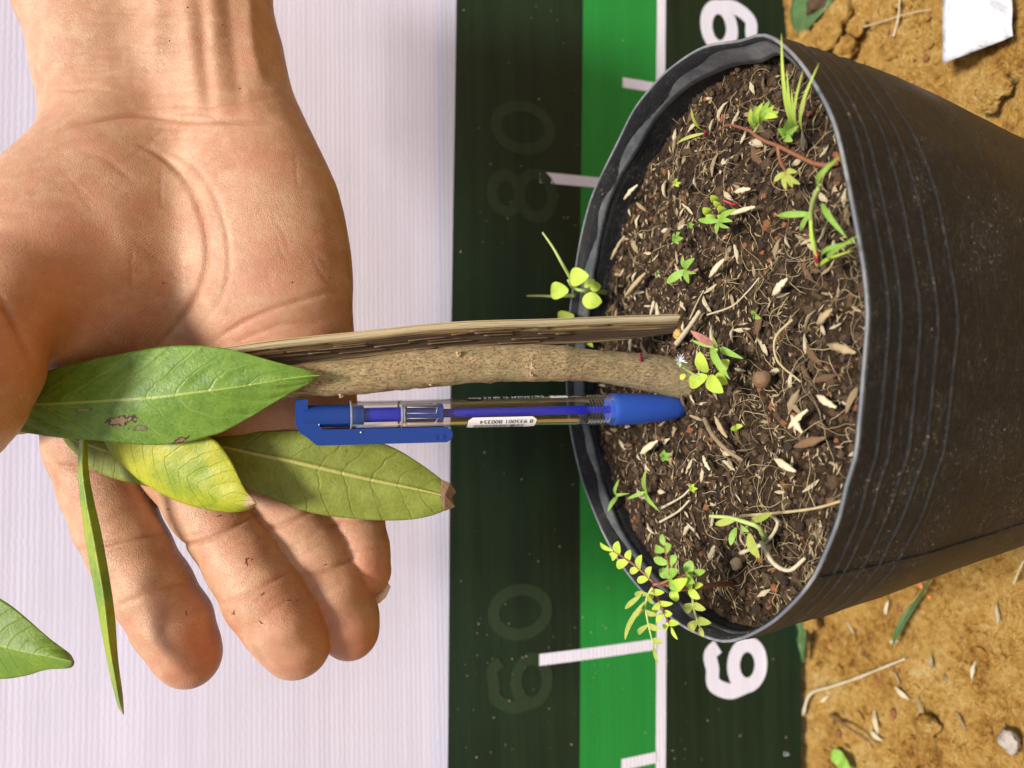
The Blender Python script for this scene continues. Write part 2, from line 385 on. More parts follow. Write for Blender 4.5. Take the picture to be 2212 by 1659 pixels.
# ================================================================= setting: ground
ZG = 0.0
def ground_h(x, y):
    d = max(0, 1 - (abs(x) / .9)) 
    n = noise.fractal(Vector((x * 22, y * 22, 3)), 1, 2, 6) * .0035 + noise.fractal(Vector((x * 5, y * 5, 1)), 1, 2, 3) * .006
    n += noise.fractal(Vector((x * 110, y * 110, 7)), .8, 2, 3) * .003 + noise.noise(Vector((x * 55, y * 55, 2))) * .003
    return ZG + n - .004
vs, fs = [], []
xs = list(np.linspace(-.42, .42, 300)); ys = list(np.linspace(.0, .56, 200))
xs = [-30, -8, -2.5, -1, -.6] + xs + [.6, 1, 2.5, 8, 30]; ys = [-30, -8, -2, -.6, -.2] + ys + [.8, 1.6, 4, 12, 40]
for y in ys:
    for x in xs: vs.append((x, y, ground_h(x, y)))
nx = len(xs)
for j in range(len(ys) - 1):
    for i in range(nx - 1): fs.append((j * nx + i, j * nx + i + 1, (j + 1) * nx + i + 1, (j + 1) * nx + i))
tag(obj('ground', vs, fs, DIRT), 'sandy ochre soil ground under the pot and banner', kind='structure')

# ================================================================= banner
YAW = math.tan(R(3.7)); YB = .430
def on_banner(vx, vy):
    r = ray(vx, vy); t = (YB + YAW * CAM.x - CAM.y) / (r.y - YAW * r.x); p = CAM + r * t
    return p.x, p.z
def BN(x, z, off=0):
    wob = .0016 * math.sin(x * 14 + z * 6) + .001 * math.sin(z * 31 + x * 3)
    return Vector((x, YB + YAW * x + wob - off, z))
def sheet(x0, x1, z0, z1, off, nx_=60, nz=20):
    """strip of the banner; each bound may be a function of the other coordinate"""
    vs, fs = [], []
    for j in range(nz + 1):
        for i in range(nx_ + 1):
            s, t = i / nx_, j / nz
            x = x0 + (x1 - x0) * s
            a = z0(x) if callable(z0) else z0; b = z1(x) if callable(z1) else z1
            vs.append(BN(x, a + (b - a) * t, off))
    for j in range(nz):
        for i in range(nx_): fs.append((j * (nx_ + 1) + i, j * (nx_ + 1) + i + 1, (j + 1) * (nx_ + 1) + i + 1, (j + 1) * (nx_ + 1) + i))
    return vs, fs
def zline(vxt, vxm, vxb):
    xt, zt = on_banner(vxt, 0); xb, zb = on_banner(vxb, 1659)
    return lambda x: zt + (zb - zt) * (x - xt) / (xb - xt)
zA = zline(984, 974, 965); zA0 = zline(950, 946, 942)
zB = zline(1255, 1251, 1247); zC0 = zline(1414, 1413, 1413); zC1 = zline(1433, 1432, 1435); zD = zline(1697, 1713, 1728)
ban = empty('banner', (0, YB, .01), 'hanging vinyl ruler banner, white above green bands with centimetre marks, standing behind the pot', 'banner')
X0, X1 = -.75, .62
v, f = sheet(X0, X1, zD, .95, 0, 90, 60); o = obj('banner_sheet', v, f, FAB_W, ban)
sm = o.modifiers.new('thick', 'SOLIDIFY'); sm.thickness = .0008; sm.offset = 1 if False else -1
for nm, a, b, mt, off in (('hem_strip', zA, zA0, FAB_HEM, .0012), ('dark_green_band', zB, zA, FAB_D, .0012), ('green_band', zC0, zB, FAB_G, .0012),
                          ('white_line', zC1, zC0, FAB_L, .0012), ('dark_green_band', zD, zC1, FAB_D, .0012)):
    v, f = sheet(X0, X1, a, b, off, 90, 6); obj(nm, v, f, mt, ban)
def tick(x, zlo, zhi, wd, mt=FAB_L):
    v, f = sheet(x - wd / 2, x + wd / 2, zlo, zhi, .0016, 2, 10); obj('scale_tick', v, f, mt, ban)
# ticks: positions from the two long ones and the short one
x80, ztop = on_banner(1165, 384); x60, zt60 = on_banner(1160, 1421)
ztf = lambda x: ztop + (zt60 - ztop) * (x - x80) / (x60 - x80)
_x1, _z1 = on_banner(1340, 182); _x2, _z2 = on_banner(1337, 1640)
zsf = lambda x: _z1 + (_z2 - _z1) * (x - _x1) / (_x2 - _x1)
step = (x80 - x60) / 4
_, zs = on_banner(1340, 182)
for k in range(-9, 9):
    x = x60 + step * k if 0 <= k <= 4 else (x60 + step * .945 * k if k < 0 else x80 + step * .93 * (k - 4))
    tick(x, zC0, ztf if k in (0, 4, -4, 8, -8) else zsf, .0068)
def stroke(pts, wd, closed, off, mt, name='numeral', n=48, parent=None):
    pp = catmull([(p[0], p[1], 0) for p in pts], n, closed)
    vs, fs = [], []
    for i, p in enumerate(pp):
        a = pp[(i + 1) % n] if closed or i < n - 1 else p; b = pp[(i - 1) % n] if closed or i > 0 else p
        t = (a - b).normalized(); nn = Vector((-t.y, t.x, 0))
        for s in (-1, 0, 1): q = p + nn * (wd / 2 * s); vs.append(BN(q.x, q.y, off))
    for i in range(n if closed else n - 1):
        j = (i + 1) % n
        for s in (0, 1): fs.append((i * 3 + s, i * 3 + s + 1, j * 3 + s + 1, j * 3 + s))
    return vs, fs
def digit(ch, cx, cz, W, H, wd, mt, off):
    def E(x, z, rx, rz, a0=0, a1=360, n=12):
        return [(cx + (x + rx * math.cos(R(a0 + (a1 - a0) * i / n))) * W, cz + (z + rz * math.sin(R(a0 + (a1 - a0) * i / n))) * H) for i in range(n + (0 if a1 - a0 == 360 else 1))]
    mb = MB(); iw = wd / W / 2; ih = wd / H / 2
    if ch == '0': mb.add(*stroke(E(0, 0, .5 - iw, .5 - ih), wd, True, off, mt))
    if ch == '8':
        mb.add(*stroke(E(0, .26, .43 - iw, .24 + ih * .0 - ih * .4), wd, True, off, mt)); mb.add(*stroke(E(0, -.21, .5 - iw, .29 - ih * .4), wd, True, off + .0001, mt))
    if ch in '69':
        s = 1 if ch == '6' else -1
        a = E(0, -.17 * s, .5 - iw, .33 - ih); mb.add(*stroke(a, wd, True, off, mt))
        q = [(cx + x * W * s, cz + z * H * s) for x, z in ((.40, .30), (.27, .43), (.02, .5 - ih), (-.25, .38), (-.42 , .12), (-.5 + iw, -.16))]
        mb.add(*stroke(q, wd, False, off + .0001, mt))
    mb.obj('numeral', mt, ban)
def digit_px(ch, x0, y0, x1, y1, wpx, mt, off):
    xa, za = on_banner((x0 + x1) / 2, y0); xb, zb = on_banner((x0 + x1) / 2, y1); _, zt = on_banner(x0, (y0 + y1) / 2); _, zl = on_banner(x1, (y0 + y1) / 2)
    digit(ch, (xa + xb) / 2, (zt + zl) / 2, abs(xa - xb), zt - zl, wpx / F * .46, mt, off)
digit_px('6', 1521, 1376, 1653, 1499, 35, FAB_L, .0016); digit_px('0', 1524, 1240, 1650, 1355, 35, FAB_L, .0016)
digit_px('9', 1509, 8, 1632, 122, 35, FAB_L, .0016); digit_px('0', 1507, -118, 1630, -3, 35, FAB_L, .0016)
digit_px('0', 1058, 220, 1196, 335, 25, FAB_GH, .0015); digit_px('8', 1058, 362, 1196, 480, 25, FAB_GH, .0015)
digit_px('0', 1051, 1258, 1189, 1380, 25, FAB_GH, .0015); digit_px('6', 1051, 1408, 1189, 1530, 25, FAB_GH, .0015)
mb = MB(); xf, zf = on_banner(1703, 1628); s = .0022
for pts in ([(0, 2), (0, 0)], [(0, 2), (1.2, 2)], [(0, 1), (1, 1)]):
    mb.add(*stroke([(xf + p[0] * s, zf + p[1] * s) for p in pts], .0005, False, .0016 + .0001 * len(mb.v) / 50, FAB_HEM, n=4))
mb.obj('small_letter', FAB_HEM, ban)
# grit stuck to the print
mb = MB()
for i in range(190):
    vx = rng.uniform(985, 1700); vy = rng.choice((rng.uniform(0, 560), rng.uniform(960, 1659), rng.uniform(1300, 1659)))
    x, z = on_banner(vx, vy); p = BN(x, z, .0018); r = rng.choice((.0002, .0003, .0003, .0005))
    vv = [p + Vector((r * math.cos(a) * rng.uniform(.6, 1.3), 0, r * math.sin(a) * rng.uniform(.6, 1.3))) for a in (0, 1.05, 2.1, 3.14, 4.2, 5.2)] + [p + Vector((0, -r * .7, 0))]
    mb.add(vv, [(k, (k + 1) % 6, 6) for k in range(6)])
o = mb.obj('grit', plain('grit_pale', (.42, .33, .2), .8, .3), ban); o['kind'] = 'stuff'

# ================================================================= pot
ZR = .21
rimpx = [(1245, 580), (1232, 680), (1226, 780), (1228, 880), (1244, 980), (1273, 1075), (1313, 1168), (1368, 1252), (1440, 1325), (1528, 1376), (1600, 1380), (1668, 1345),
         (1722, 1296), (1758, 1250), (1776, 1218), (1808, 1135), (1829, 1050), (1850, 985), (1858, 912), (1866, 821), (1871, 767), (1876, 690), (1870, 614), (1859, 530), (1833, 390), (1800, 258),
         (1752, 166), (1708, 113), (1652, 76), (1600, 89), (1530, 100), (1470, 132), (1415, 182), (1370, 240), (1331, 318), (1300, 380), (1275, 440), (1257, 510)]
NR = 150
rim = catmull([at_z(a, b, ZR) for a, b in rimpx], NR, True)
for i, p in enumerate(rim): p.x += .0005 * noise.noise(Vector((i * .21, 3, 0))); p.y += .0005 * noise.noise(Vector((i * .21, 9, 0)))
cen = sum(rim, Vector()) / NR
pot = empty('plant_pot', (cen.x, cen.y, 0), 'black plastic nursery grow bag pot with ringed wall and folded hem', 'pot')
def ring(z, k, add=0):
    out = []
    for i, p in enumerate(rim):
        d = Vector((p.x - cen.x, p.y - cen.y, 0)); n = d.normalized()
        wob = (.0022 * noise.noise(Vector((p.x * 18, p.y * 18, z * 12))) + .0006 * noise.noise(Vector((p.x * 50, p.y * 50, z * 60)))) * min(1, (ZR - z) * 40)
        # lower down the bag becomes rounder than its pinched mouth
        t = min(1, max(0, (ZR - z) / .12)); r = d.length * (1 - t) + (d.length * .55 + .0925 * .45) * t
        q = cen + n * (r * k + add + wob); out.append(Vector((q.x, q.y, z)))
    return out
def loft(rings, closed=True):
    vs = [p for r in rings for p in r]; n = len(rings[0]); fs = []
    for j in range(len(rings) - 1):
        for i in range(n): fs.append((j * n + i, j * n + (i + 1) % n, (j + 1) * n + (i + 1) % n, (j + 1) * n + i))
    return vs, fs
rings = []
ridges = [.0064, .0108, .0177, .0243, .032]
hh = [0]; z = 0
while z < .208:
    z += .00035 if z < .034 else .008
    hh.append(z)
for h in hh:
    b = sum(.0004 * math.exp(-((h - q) / .0005) ** 2) for q in ridges)
    rings.append(ring(ZR - h, 1 - .45 * h - 5 * h * h, b + (.0006 if h > 0 else .0)))
inner = [ring(ZR - h, 1 - .45 * h - 5 * h * h, -.0012) for h in (0, .01, .02, .03, .05)]
v, f = loft([*inner[::-1], *rings]); obj('bag_wall', v, f, PLAST, pot)
mb = MB(); pts = [Vector((p.x, p.y, ZR + .0002)) for p in rim]; mb.tube(pts + [pts[0]], .00055, 8, cap=False); mb.obj('rim_bead', HEM, pot)
# inner folded hem, wider at the pinched corner
hem = []
for j in range(6):
    row = []
    for i, p in enumerate(rim):
        n = Vector((p.x - cen.x, p.y - cen.y, 0)).normalized()
        wpinch = math.exp(-((p - at_z(1600, 90, ZR)).length / .045) ** 2)
        front = max(0, -n.y)
        H = .0088 + .0085 * wpinch + .0006 * math.sin(i * .35)
        H = H + (.0045 - H) * min(1, max(0, front * 2 - .2))
        t = j / 5
        row.append(p - n * (.0006 + .0022 * t * (.8 + wpinch * 1.2) + .0005 * noise.noise(p * 60) * t) - Vector((0, 0, H * t)))
    hem.append(row)
v, f = loft(hem); o = obj('inner_hem', v, f, HEM, pot); sm = o.modifiers.new('t', 'SOLIDIFY'); sm.thickness = .0006
mb = MB()  # side seam
i0 = min(range(NR), key=lambda i: (rim[i] - at_z(1756, 1252, ZR)).length)
mb.tube([r[i0] + (r[i0] - cen).normalized() * .0002 for r in rings[3:]], .00035, 5); mb.obj('seam', PLAST, pot)

# ================================================================= soil in the pot
ZS = ZR - .0145
rim2 = [(p.x, p.y) for p in rim]
def inside(x, y, k=1.0):
    x = cen.x + (x - cen.x) / k; y = cen.y + (y - cen.y) / k; c = False; j = NR - 1
    for i in range(NR):
        xi, yi = rim2[i]; xj, yj = rim2[j]
        if (yi > y) != (yj > y) and x < (xj - xi) * (y - yi) / (yj - yi) + xi: c = not c
        j = i
    return c
def soil_h(x, y, fine=True):
    dx, dy = x - cen.x, y - cen.y; r = math.hypot(dx, dy) / .095
    h = -.0035 * (1 - r * r) - .008 * max(0, (dx * .8 + dy * .6) / .095 - .35)
    h += noise.fractal(Vector((x * 60, y * 60, 2)), 1, 2, 4) * .0022
    if fine: h += noise.fractal(Vector((x * 330, y * 330, 5)), .8, 2, 3) * .0014
    return ZS + h
vs, fs, idm = [], [], {}
N = 190
for j in range(N):
    for i in range(N):
        x = cen.x - .105 + .21 * i / (N - 1); y = cen.y - .105 + .21 * j / (N - 1)
        if inside(x, y, .99): idm[(i, j)] = len(vs); vs.append((x, y, soil_h(x, y)))
for (i, j), k in idm.items():
    q = [(i, j), (i + 1, j), (i + 1, j + 1), (i, j + 1)]
    if all(t in idm for t in q): fs.append(tuple(idm[t] for t in q))
tag(obj('potting_soil', vs, fs, SOIL), 'dark brown crumbly potting soil filling the black pot', 'soil', kind='stuff')
def rand_in(k=.95):
    while True:
        x = cen.x + rng.uniform(-.1, .1); y = cen.y + rng.uniform(-.1, .1)
        if inside(x, y, k): return x, y
ico_v = [(0, 0, 1)] + [(.894 * math.cos(R(72 * i)), .894 * math.sin(R(72 * i)), .447) for i in range(5)] + [(.894 * math.cos(R(72 * i + 36)), .894 * math.sin(R(72 * i + 36)), -.447) for i in range(5)] + [(0, 0, -1)]
ico_f = [(0, 1 + i, 1 + (i + 1) % 5) for i in range(5)] + [(1 + i, 6 + i, 1 + (i + 1) % 5) for i in range(5)] + [(6 + i, 6 + (i + 1) % 5, 1 + (i + 1) % 5) for i in range(5)] + [(11, 6 + (i + 1) % 5, 6 + i) for i in range(5)]
def lump(mb, p, r, sq=.75):
    a = rng.uniform(0, 6.28); ca, sa = math.cos(a), math.sin(a); sx = rng.uniform(.7, 1.4)
    vv = []
    for q in ico_v:
        j = rng.uniform(.7, 1.25); x, y, z = q[0] * j * sx, q[1] * j, q[2] * j * sq
        vv.append(Vector((p[0] + r * (x * ca - y * sa), p[1] + r * (x * sa + y * ca), p[2] + r * z)))
    mb.add(vv, ico_f)
for k, (cnt, lo, hi) in enumerate(((4200, .0004, .0013), (2600, .0004, .0016), (260, .0005, .0013))):
    mb = MB()
    for _ in range(cnt):
        x, y = rand_in(.965); r = rng.uniform(lo, hi) * (1.6 if rng.random() < .06 else 1); lump(mb, (x, y, soil_h(x, y) + r * .3), r)
    o = mb.obj('soil_crumbs', CRUMB[k], None, False)
    tag(o, ('dark', 'brown', 'reddish')[k] + ' crumbs of potting soil scattered over the surface in the pot', 'soil', kind='stuff')
# fine litter and roots
def curly(mb, x, y, L, r, up=.002, curl=1.2, n=12):
    a = rng.uniform(0, 6.28); pts = []; da = rng.uniform(-curl, curl) * .6; r *= .8
    h0 = rng.uniform(.0006, up); 
    for k in range(n):
        pts.append(Vector((x, y, soil_h(x, y, False) + .0005 + h0 * math.sin(math.pi * k / (n - 1)) + r)))
        a += da / n * 2.2 + rng.uniform(-.45, .45) * curl; x += math.cos(a) * L / n; y += math.sin(a) * L / n
        if not inside(x, y, .96): break
    if len(pts) > 3: mb.tube(pts, [r * (1 - .5 * k / len(pts)) for k in range(len(pts))], 4)
def dens_pick():
    while True:
        x, y = rand_in(.95)
        d = min((Vector((x, y)) - Vector(at_z(a, b, ZS)[:2])).length / s for a, b, s in ((1730, 1180, .030), (1760, 680, .035), (1650, 1060, .026), (1700, 300, .022), (1560, 300, .03)))
        if rng.random() < math.exp(-d * d) + .04: return x, y
for k, (cnt, rr) in enumerate(((240, .00014), (190, .00017))):
    mb = MB()
    for _ in range(cnt):
        x, y = dens_pick() if rng.random() < .82 else rand_in(.93)
        curly(mb, x, y, rng.choice((rng.uniform(.004, .012), rng.uniform(.008, .030))), rr * rng.uniform(.6, 1.5), .0045, 1.1)
    tag(mb.obj('fine_roots', ROOT[k]), ('pale yellow', 'brown')[k] + ' thread-like roots tangled on the potting soil', 'roots', kind='stuff')
mb = MB()
for _ in range(3600):
    x, y = rand_in(.95)
    if noise.noise(Vector((x * 70, y * 70, 4))) < rng.uniform(-.5, .25): continue
    if True: pass; L = rng.uniform(.001, .0038) * (1.5 if rng.random() < .1 else 1); a = rng.uniform(0, 6.28); t = rng.uniform(-.25, .35)
    p = Vector((x, y, soil_h(x, y) + .0006)); d = Vector((math.cos(a), math.sin(a), t)) * L; wv_ = Vector((-math.sin(a), math.cos(a), rng.uniform(-.5, .5))) * L * rng.uniform(.1, .3)
    u = Vector((0, 0, .0002)); mb.add([p - d * .5, p + wv_ * .5, p + d * .5, p - wv_ * .5, p + u * 2], [(0, 1, 4), (1, 2, 4), (2, 3, 4), (3, 0, 4)])
tag(mb.obj('fine_litter', HUSK[1], None, False), 'tiny tan flakes of chaff sprinkled over the potting soil', 'chaff', kind='stuff')
# husks and chips, one object each
def husk_mesh(kind, mat):
    vs, fs = [], []; n = 7
    for i in range(n):
        t = i / (n - 1); wdt = math.sin(math.pi * min(1, t * .92 + .06)) ** (1.0 if kind else .6) * (.15 if kind else .12) * rng.uniform(.65, 1.15)
        zc = (.10 if kind else -.05) * math.sin(math.pi * t) + rng.uniform(-.02, .02)
        for s in (-1, -.5, 0, .5, 1): vs.append(((t - .5), s * wdt, zc + (.10 if kind else .05) * (1 - s * s) * math.sin(math.pi * t)))
    for i in range(n - 1):
        for k in range(4): fs.append((i * 5 + k, i * 5 + k + 1, (i + 1) * 5 + k + 1, (i + 1) * 5 + k))
    o = len(vs); vs += [(a, b, c - .03) for a, b, c in vs]; fs += [tuple(q + o for q in t)[::-1] for t in fs]
    for i in range(n - 1):
        for k in (0, 4): a, b = i * 5 + k, (i + 1) * 5 + k; fs.append((a, b, b + o, a + o))
    for k in range(4):
        for i in (0, n - 1): a, b = i * 5 + k, i * 5 + k + 1; fs.append((a, b, b + o, a + o))
    return mesh('husk', vs, fs, mat, True)
hm = [[husk_mesh(k % 2, HUSK[c_]) for k in range(10)] for c_ in range(3)]
LM = [((1478, 882), 'the pen tip'), ((1530, 820), 'the flowering weed'), ((1459, 700), 'the foot of the stake'), ((1482, 583), 'the four-leaved seedling'), ((1545, 460), 'the round leaved seedling'), ((1290, 640), 'the heart leaved plant'),
      ((1525, 287), 'the two bladed grass seedling'), ((1700, 330), 'the creeping red stem'), ((1725, 230), 'the grass tuft'), ((1780, 500), 'the broad grass'), ((1700, 615), 'the broad cream chip'), ((1647, 818), 'the round pebble'), ((1396, 1062), 'the grass seedling pair'),
      ((1560, 1262), 'the red stemmed seedling'), ((1620, 1150), 'the yellowing seedling'), ((1720, 960), 'the reddish bark chip'), ((1800, 760), 'the front wall middle'), ((1570, 940), 'the bent tan root'), ((1400, 420), 'the lime bead sprout'), ((1740, 1180), 'the lower root tangle')]
seen_l = {}
def where(x, y, z):
    q = Vector((x, y, z)) - CAM; dd = q.dot(fw); vx = 1106 + F * q.dot(dn) / dd; vy = 829.5 - F * q.dot(rt) / dd
    (a, b), nm = min(LM, key=lambda t: math.hypot(t[0][0] - vx, t[0][1] - vy)); dx, dy = vx - a, vy - b
    side = ('right' if dx > 0 else 'left') if abs(dx) > abs(dy) else ('below' if dy > 0 else 'above')
    far = 'close' if math.hypot(dx, dy) < 45 else 'well'
    return {'right': far + ' right of ', 'left': far + ' left of ', 'below': far.replace('close', 'just') + ' below ', 'above': far.replace('close', 'just') + ' above '}[side] + nm
def between(x, y, z):
    q = Vector((x, y, z)) - CAM; dd = q.dot(fw); vx = 1106 + F * q.dot(dn) / dd; vy = 829.5 - F * q.dot(rt) / dd
    n = sorted(LM, key=lambda t: math.hypot(t[0][0] - vx, t[0][1] - vy))[:2]
    return 'between ' + n[0][1] + ' and ' + n[1][1]
def put_husk(x, y, L, z, col=None, name='husk', label='', group=''):
    c_ = col if col is not None else rng.choices((0, 1, 2), (.40, .38, .22))[0]
    _adj = ('short ' if L < .0062 else 'long ' if L > .0085 else '') + ('straw coloured', 'tan', 'dark brown')[c_] + ' husk '
    if not label:
        label = _adj + where(x, y, z)
        if label in seen_l: label = _adj + between(x, y, z)
        if label in seen_l: label = _adj.replace('husk ', 'chaff sliver ') + between(x, y, z)
        if label in seen_l: label = 'plain ' + _adj + where(x, y, z)
        if label in seen_l: label = 'plain ' + _adj + between(x, y, z)
        seen_l[label] = 1
    o = bpy.data.objects.new(name, rng.choice(hm[c_])); C.objects.link(o); o.location = (x, y, z)
    o.scale = (L, L * rng.uniform(.7, 1.15), L); o.rotation_euler = (rng.uniform(-.5, .5), rng.uniform(-.35, .35), rng.uniform(0, 6.28))
    return tag(o, label, 'husk', group or 'husk chips scattered on the potting soil')
for i in range(285):
    for _ in range(30):
        x, y = rand_in(.93)
        if rng.random() < (.35 + .65 * (y - cen.y + .09) / .18): break
    put_husk(x, y, rng.uniform(.0042, .0098), soil_h(x, y) + .0012)
# the distinct larger chips
def chip(vx0, vy0, vx1, vy1, wpx, mat, label, name='wood_chip', cat='wood chip', lift=.0022):
    a = at_z(vx0, vy0, ZS + lift); b = at_z(vx1, vy1, ZS + lift + .001); d = b - a; L = d.length
    n = 9; vs, fs = [], []; side = Vector((-d.y, d.x, 0)).normalized() * px(wpx, .3) * .5; up = Vector((0, 0, 1))
    for i in range(n):
        t = i / (n - 1); wd = min(1, 3.2 * t + .12, 2.6 * (1 - t) + .05) * (.8 + .5 * noise.noise(Vector((vx0, i * .9, 0))))
        for s in (-1, -.6, 0, .6, 1): vs.append(a + d * t + side * (s * wd + .25 * px(wpx, .3) * noise.noise(Vector((vy0, t * 2.2, 1)))) + up * (.0005 * (1 - s * s) + .0004 * noise.noise(Vector((s * 2, t * 7, vx0))) + .0006 * math.sin(t * 3.1)))
    k_ = 5
    for i in range(n - 1):
        for k in range(4): fs.append((i * 5 + k, i * 5 + k + 1, (i + 1) * 5 + k + 1, (i + 1) * 5 + k))
    o = obj(name, vs, fs, mat); sm = o.modifiers.new('t', 'SOLIDIFY'); sm.thickness = .0007; sm.offset = 0
    return tag(o, label, cat)
chip(1535, 598, 1566, 560, 15, HUSK[0], 'pale flat wood chip with slanted ends below the four-leaved seedling')
chip(1580, 463, 1632, 447, 10, HUSK[0], 'curled pale chip lying right of the round leaved red stemmed seedling')
chip(1672, 637, 1702, 602, 17, HUSK[0], 'broad cream chip near the front middle of the soil')
chip(1706, 925, 1746, 885, 11, HUSK[0], 'slim cream chip crossing another chip right of the pen tip')
chip(1712, 898, 1735, 935, 14, HUSK[0], 'crumbly cream chip lying under the slim crossing chip')
chip(1676, 992, 1720, 1018, 16, HUSK[0], 'cream pointed chip amid roots in the lower right of the soil')
chip(1768, 855, 1808, 880, 13, HUSK[0], 'pale chip close to the front wall beside the pen tip side')
chip(1718, 965, 1786, 945, 17, HUSK[2], 'large reddish brown bark chip near the front wall')
chip(1546, 900, 1572, 945, 14, HUSK[1], 'grey ridged husk beside the bent tan root')
chip(1385, 980, 1422, 952, 18, HUSK[0], 'plump pale husk on the soil behind the pen grip')
chip(1521, 985, 1535, 1015, 10, HUSK[0], 'small white husk pointing down between pen and grass seedling')
chip(1800, 745, 1850, 762, 15, HUSK[1], 'tan bark flake half under roots at the front wall')
chip(1390, 880, 1420, 850, 9, HUSK[1], 'narrow tan husk hidden just behind the stem')
chip(1395, 590, 1352, 640, 14, HUSK[1], 'tan husk on the back part of soil near heart leaved plant')
chip(1350, 430, 1378, 400, 12, HUSK[0], 'light husk leaning on others in the upper left of the soil')
chip(1322, 560, 1350, 510, 11, HUSK[1], 'long tan husk near the back wall')
chip(1590, 415, 1622, 408, 10, HUSK[0], 'short cream splinter below the brown creeping stem')
chip(1768, 700, 1800, 668, 15, HUSK[1], 'curled tan flake among the pale roots by the front wall')
def stone(vx, vy, rp, mat, label, z0=ZS, name='pebble', cat='pebble'):
    vs, fs = [], []; p = at_z(vx, vy, z0 + .002); r = px(rp, .3); nu, nv = 14, 9
    for j in range(nv + 1):
        for i in range(nu):
            a, b = 2 * math.pi * i / nu, math.pi * j / nv; q = Vector((math.sin(b) * math.cos(a), math.sin(b) * math.sin(a), math.cos(b)))
            vs.append(p + q * r * (1 + .28 * noise.noise(q * 1.7 + Vector((vx, vy, 0)))))
    for j in range(nv):
        for i in range(nu): fs.append((j * nu + i, j * nu + (i + 1) % nu, (j + 1) * nu + (i + 1) % nu, (j + 1) * nu + i))
    return tag(obj(name, vs, fs, mat), label, cat)
stone(1647, 818, 17, HUSK[2], 'round brown grey pebble in front of the sapling base')
stone(1465, 722, 11, CLOD, 'orange crumb of clay beside the foot of the stake', name='clay_crumb', cat='clay crumb')
stone(1797, 1085, 9, HUSK[2], 'small dark stone by the front wall among roots')
stone(1592, 1218, 12, HUSK[1], 'tan pebble near the phyllanthus style seedling stem'.replace('phyllanthus style ', 'overhanging '))
def twig(name, label, cat, pts, r, mat, z0=ZS, seg=7):
    pp = catmull([at_z(a, b, z0 + h) for a, b, h in pts], 26); mb = MB(); mb.tube(pp, [r * (1 - .35 * k / 25) * rng.uniform(.88, 1.12) for k in range(26)], seg)
    return tag(mb.obj(name, mat), label, cat)
twig('bent_root', 'thick tan root arching out of the soil right of the pen tip', 'root', [(1522, 905, .0), (1540, 940, .004), (1570, 972, .004), (1605, 995, .001)], .0011, ROOT[1])
twig('twig', 'grey twig leaning from the foot of the stake', 'twig', [(1462, 742, .001), (1490, 705, .003), (1512, 672, .004)], .0012, STEMP)
twig('twig', 'long thin straw lying diagonally above the pebble', 'twig', [(1528, 680, .002), (1580, 662, .003), (1615, 630, .003), (1640, 600, .002)], .0004, STEMP)
twig('twig', 'thin brown twig ending in a tan tuft right of the stake', 'twig', [(1490, 690, .002), (1508, 650, .006), (1520, 628, .008)], .0004, STEMP)
twig('bent_root', 'yellow root looping down through the front right soil', 'root', [(1712, 690, .003), (1675, 730, .004), (1680, 780, .004), (1730, 825, .002)], .00045, ROOT[0])
twig('twig', 'forked grey twig arching over the lower left of the soil', 'twig', [(1600, 1195, .002), (1655, 1170, .003), (1680, 1130, .004), (1660, 1110, .004)], .0008, STEMP)
twig('bent_root', 'yellow root running to the front wall in the lower left of the soil', 'root', [(1600, 1115, .004), (1680, 1108, .006), (1760, 1098, .006), (1825, 1080, .004)], .0006, ROOT[0])
twig('bent_root', 'pale forked root curving beside the yellowing seedling', 'root', [(1645, 1170, .006), (1670, 1215, .007), (1705, 1232, .006), (1740, 1205, .003)], .0009, STEMP)
twig('twig', 'pale V shaped straw lying near the paired grass seedlings', 'twig', [(1430, 1097, .002), (1470, 1075, .003), (1492, 1055, .002)], .0006, STEMP)
twig('twig', 'second pale straw beside the paired grass seedlings', 'twig', [(1425, 1128, .002), (1465, 1105, .003), (1490, 1080, .002)], .0006, STEMP)

# ================================================================= leaves as shaped sheets
def grid_obj(name, A, M, B, nL, depf, mat, parent, nW=10, thick=.00035):
    """A, M, B: edge, midrib, edge as picture points; depf(u, v) gives the distance of each point"""
    a, m_, b = (catmull([(x, y, 0) for x, y in q], nL) for q in (A, M, B))
    vs, fs, uv = [], [], []
    for i in range(nL):
        u = i / (nL - 1)
        for k in range(2 * nW + 1):
            t = (k - nW) / nW; q = m_[i].lerp(a[i] if t < 0 else b[i], abs(t)); vv = .5 + t * .5
            vs.append(P(q.x, q.y, depf(u, vv))); uv.append((u, vv))
    W = 2 * nW + 1
    for i in range(nL - 1):
        for k in range(W - 1): fs.append((i * W + k, i * W + k + 1, (i + 1) * W + k + 1, (i + 1) * W + k))
    o = obj(name, vs, fs, mat, parent, True, uv); s = o.modifiers.new('t', 'SOLIDIFY'); s.thickness = thick; s.offset = 0
    return o
def quilt(u, v, n, sl, amp):
    d = abs(v - .5); ph = (u - d ** 1.2 * sl) * n
    return -amp * abs(math.sin(math.pi * ph)) * min(1, d * 8) * min(1, (1 - u) * 8)

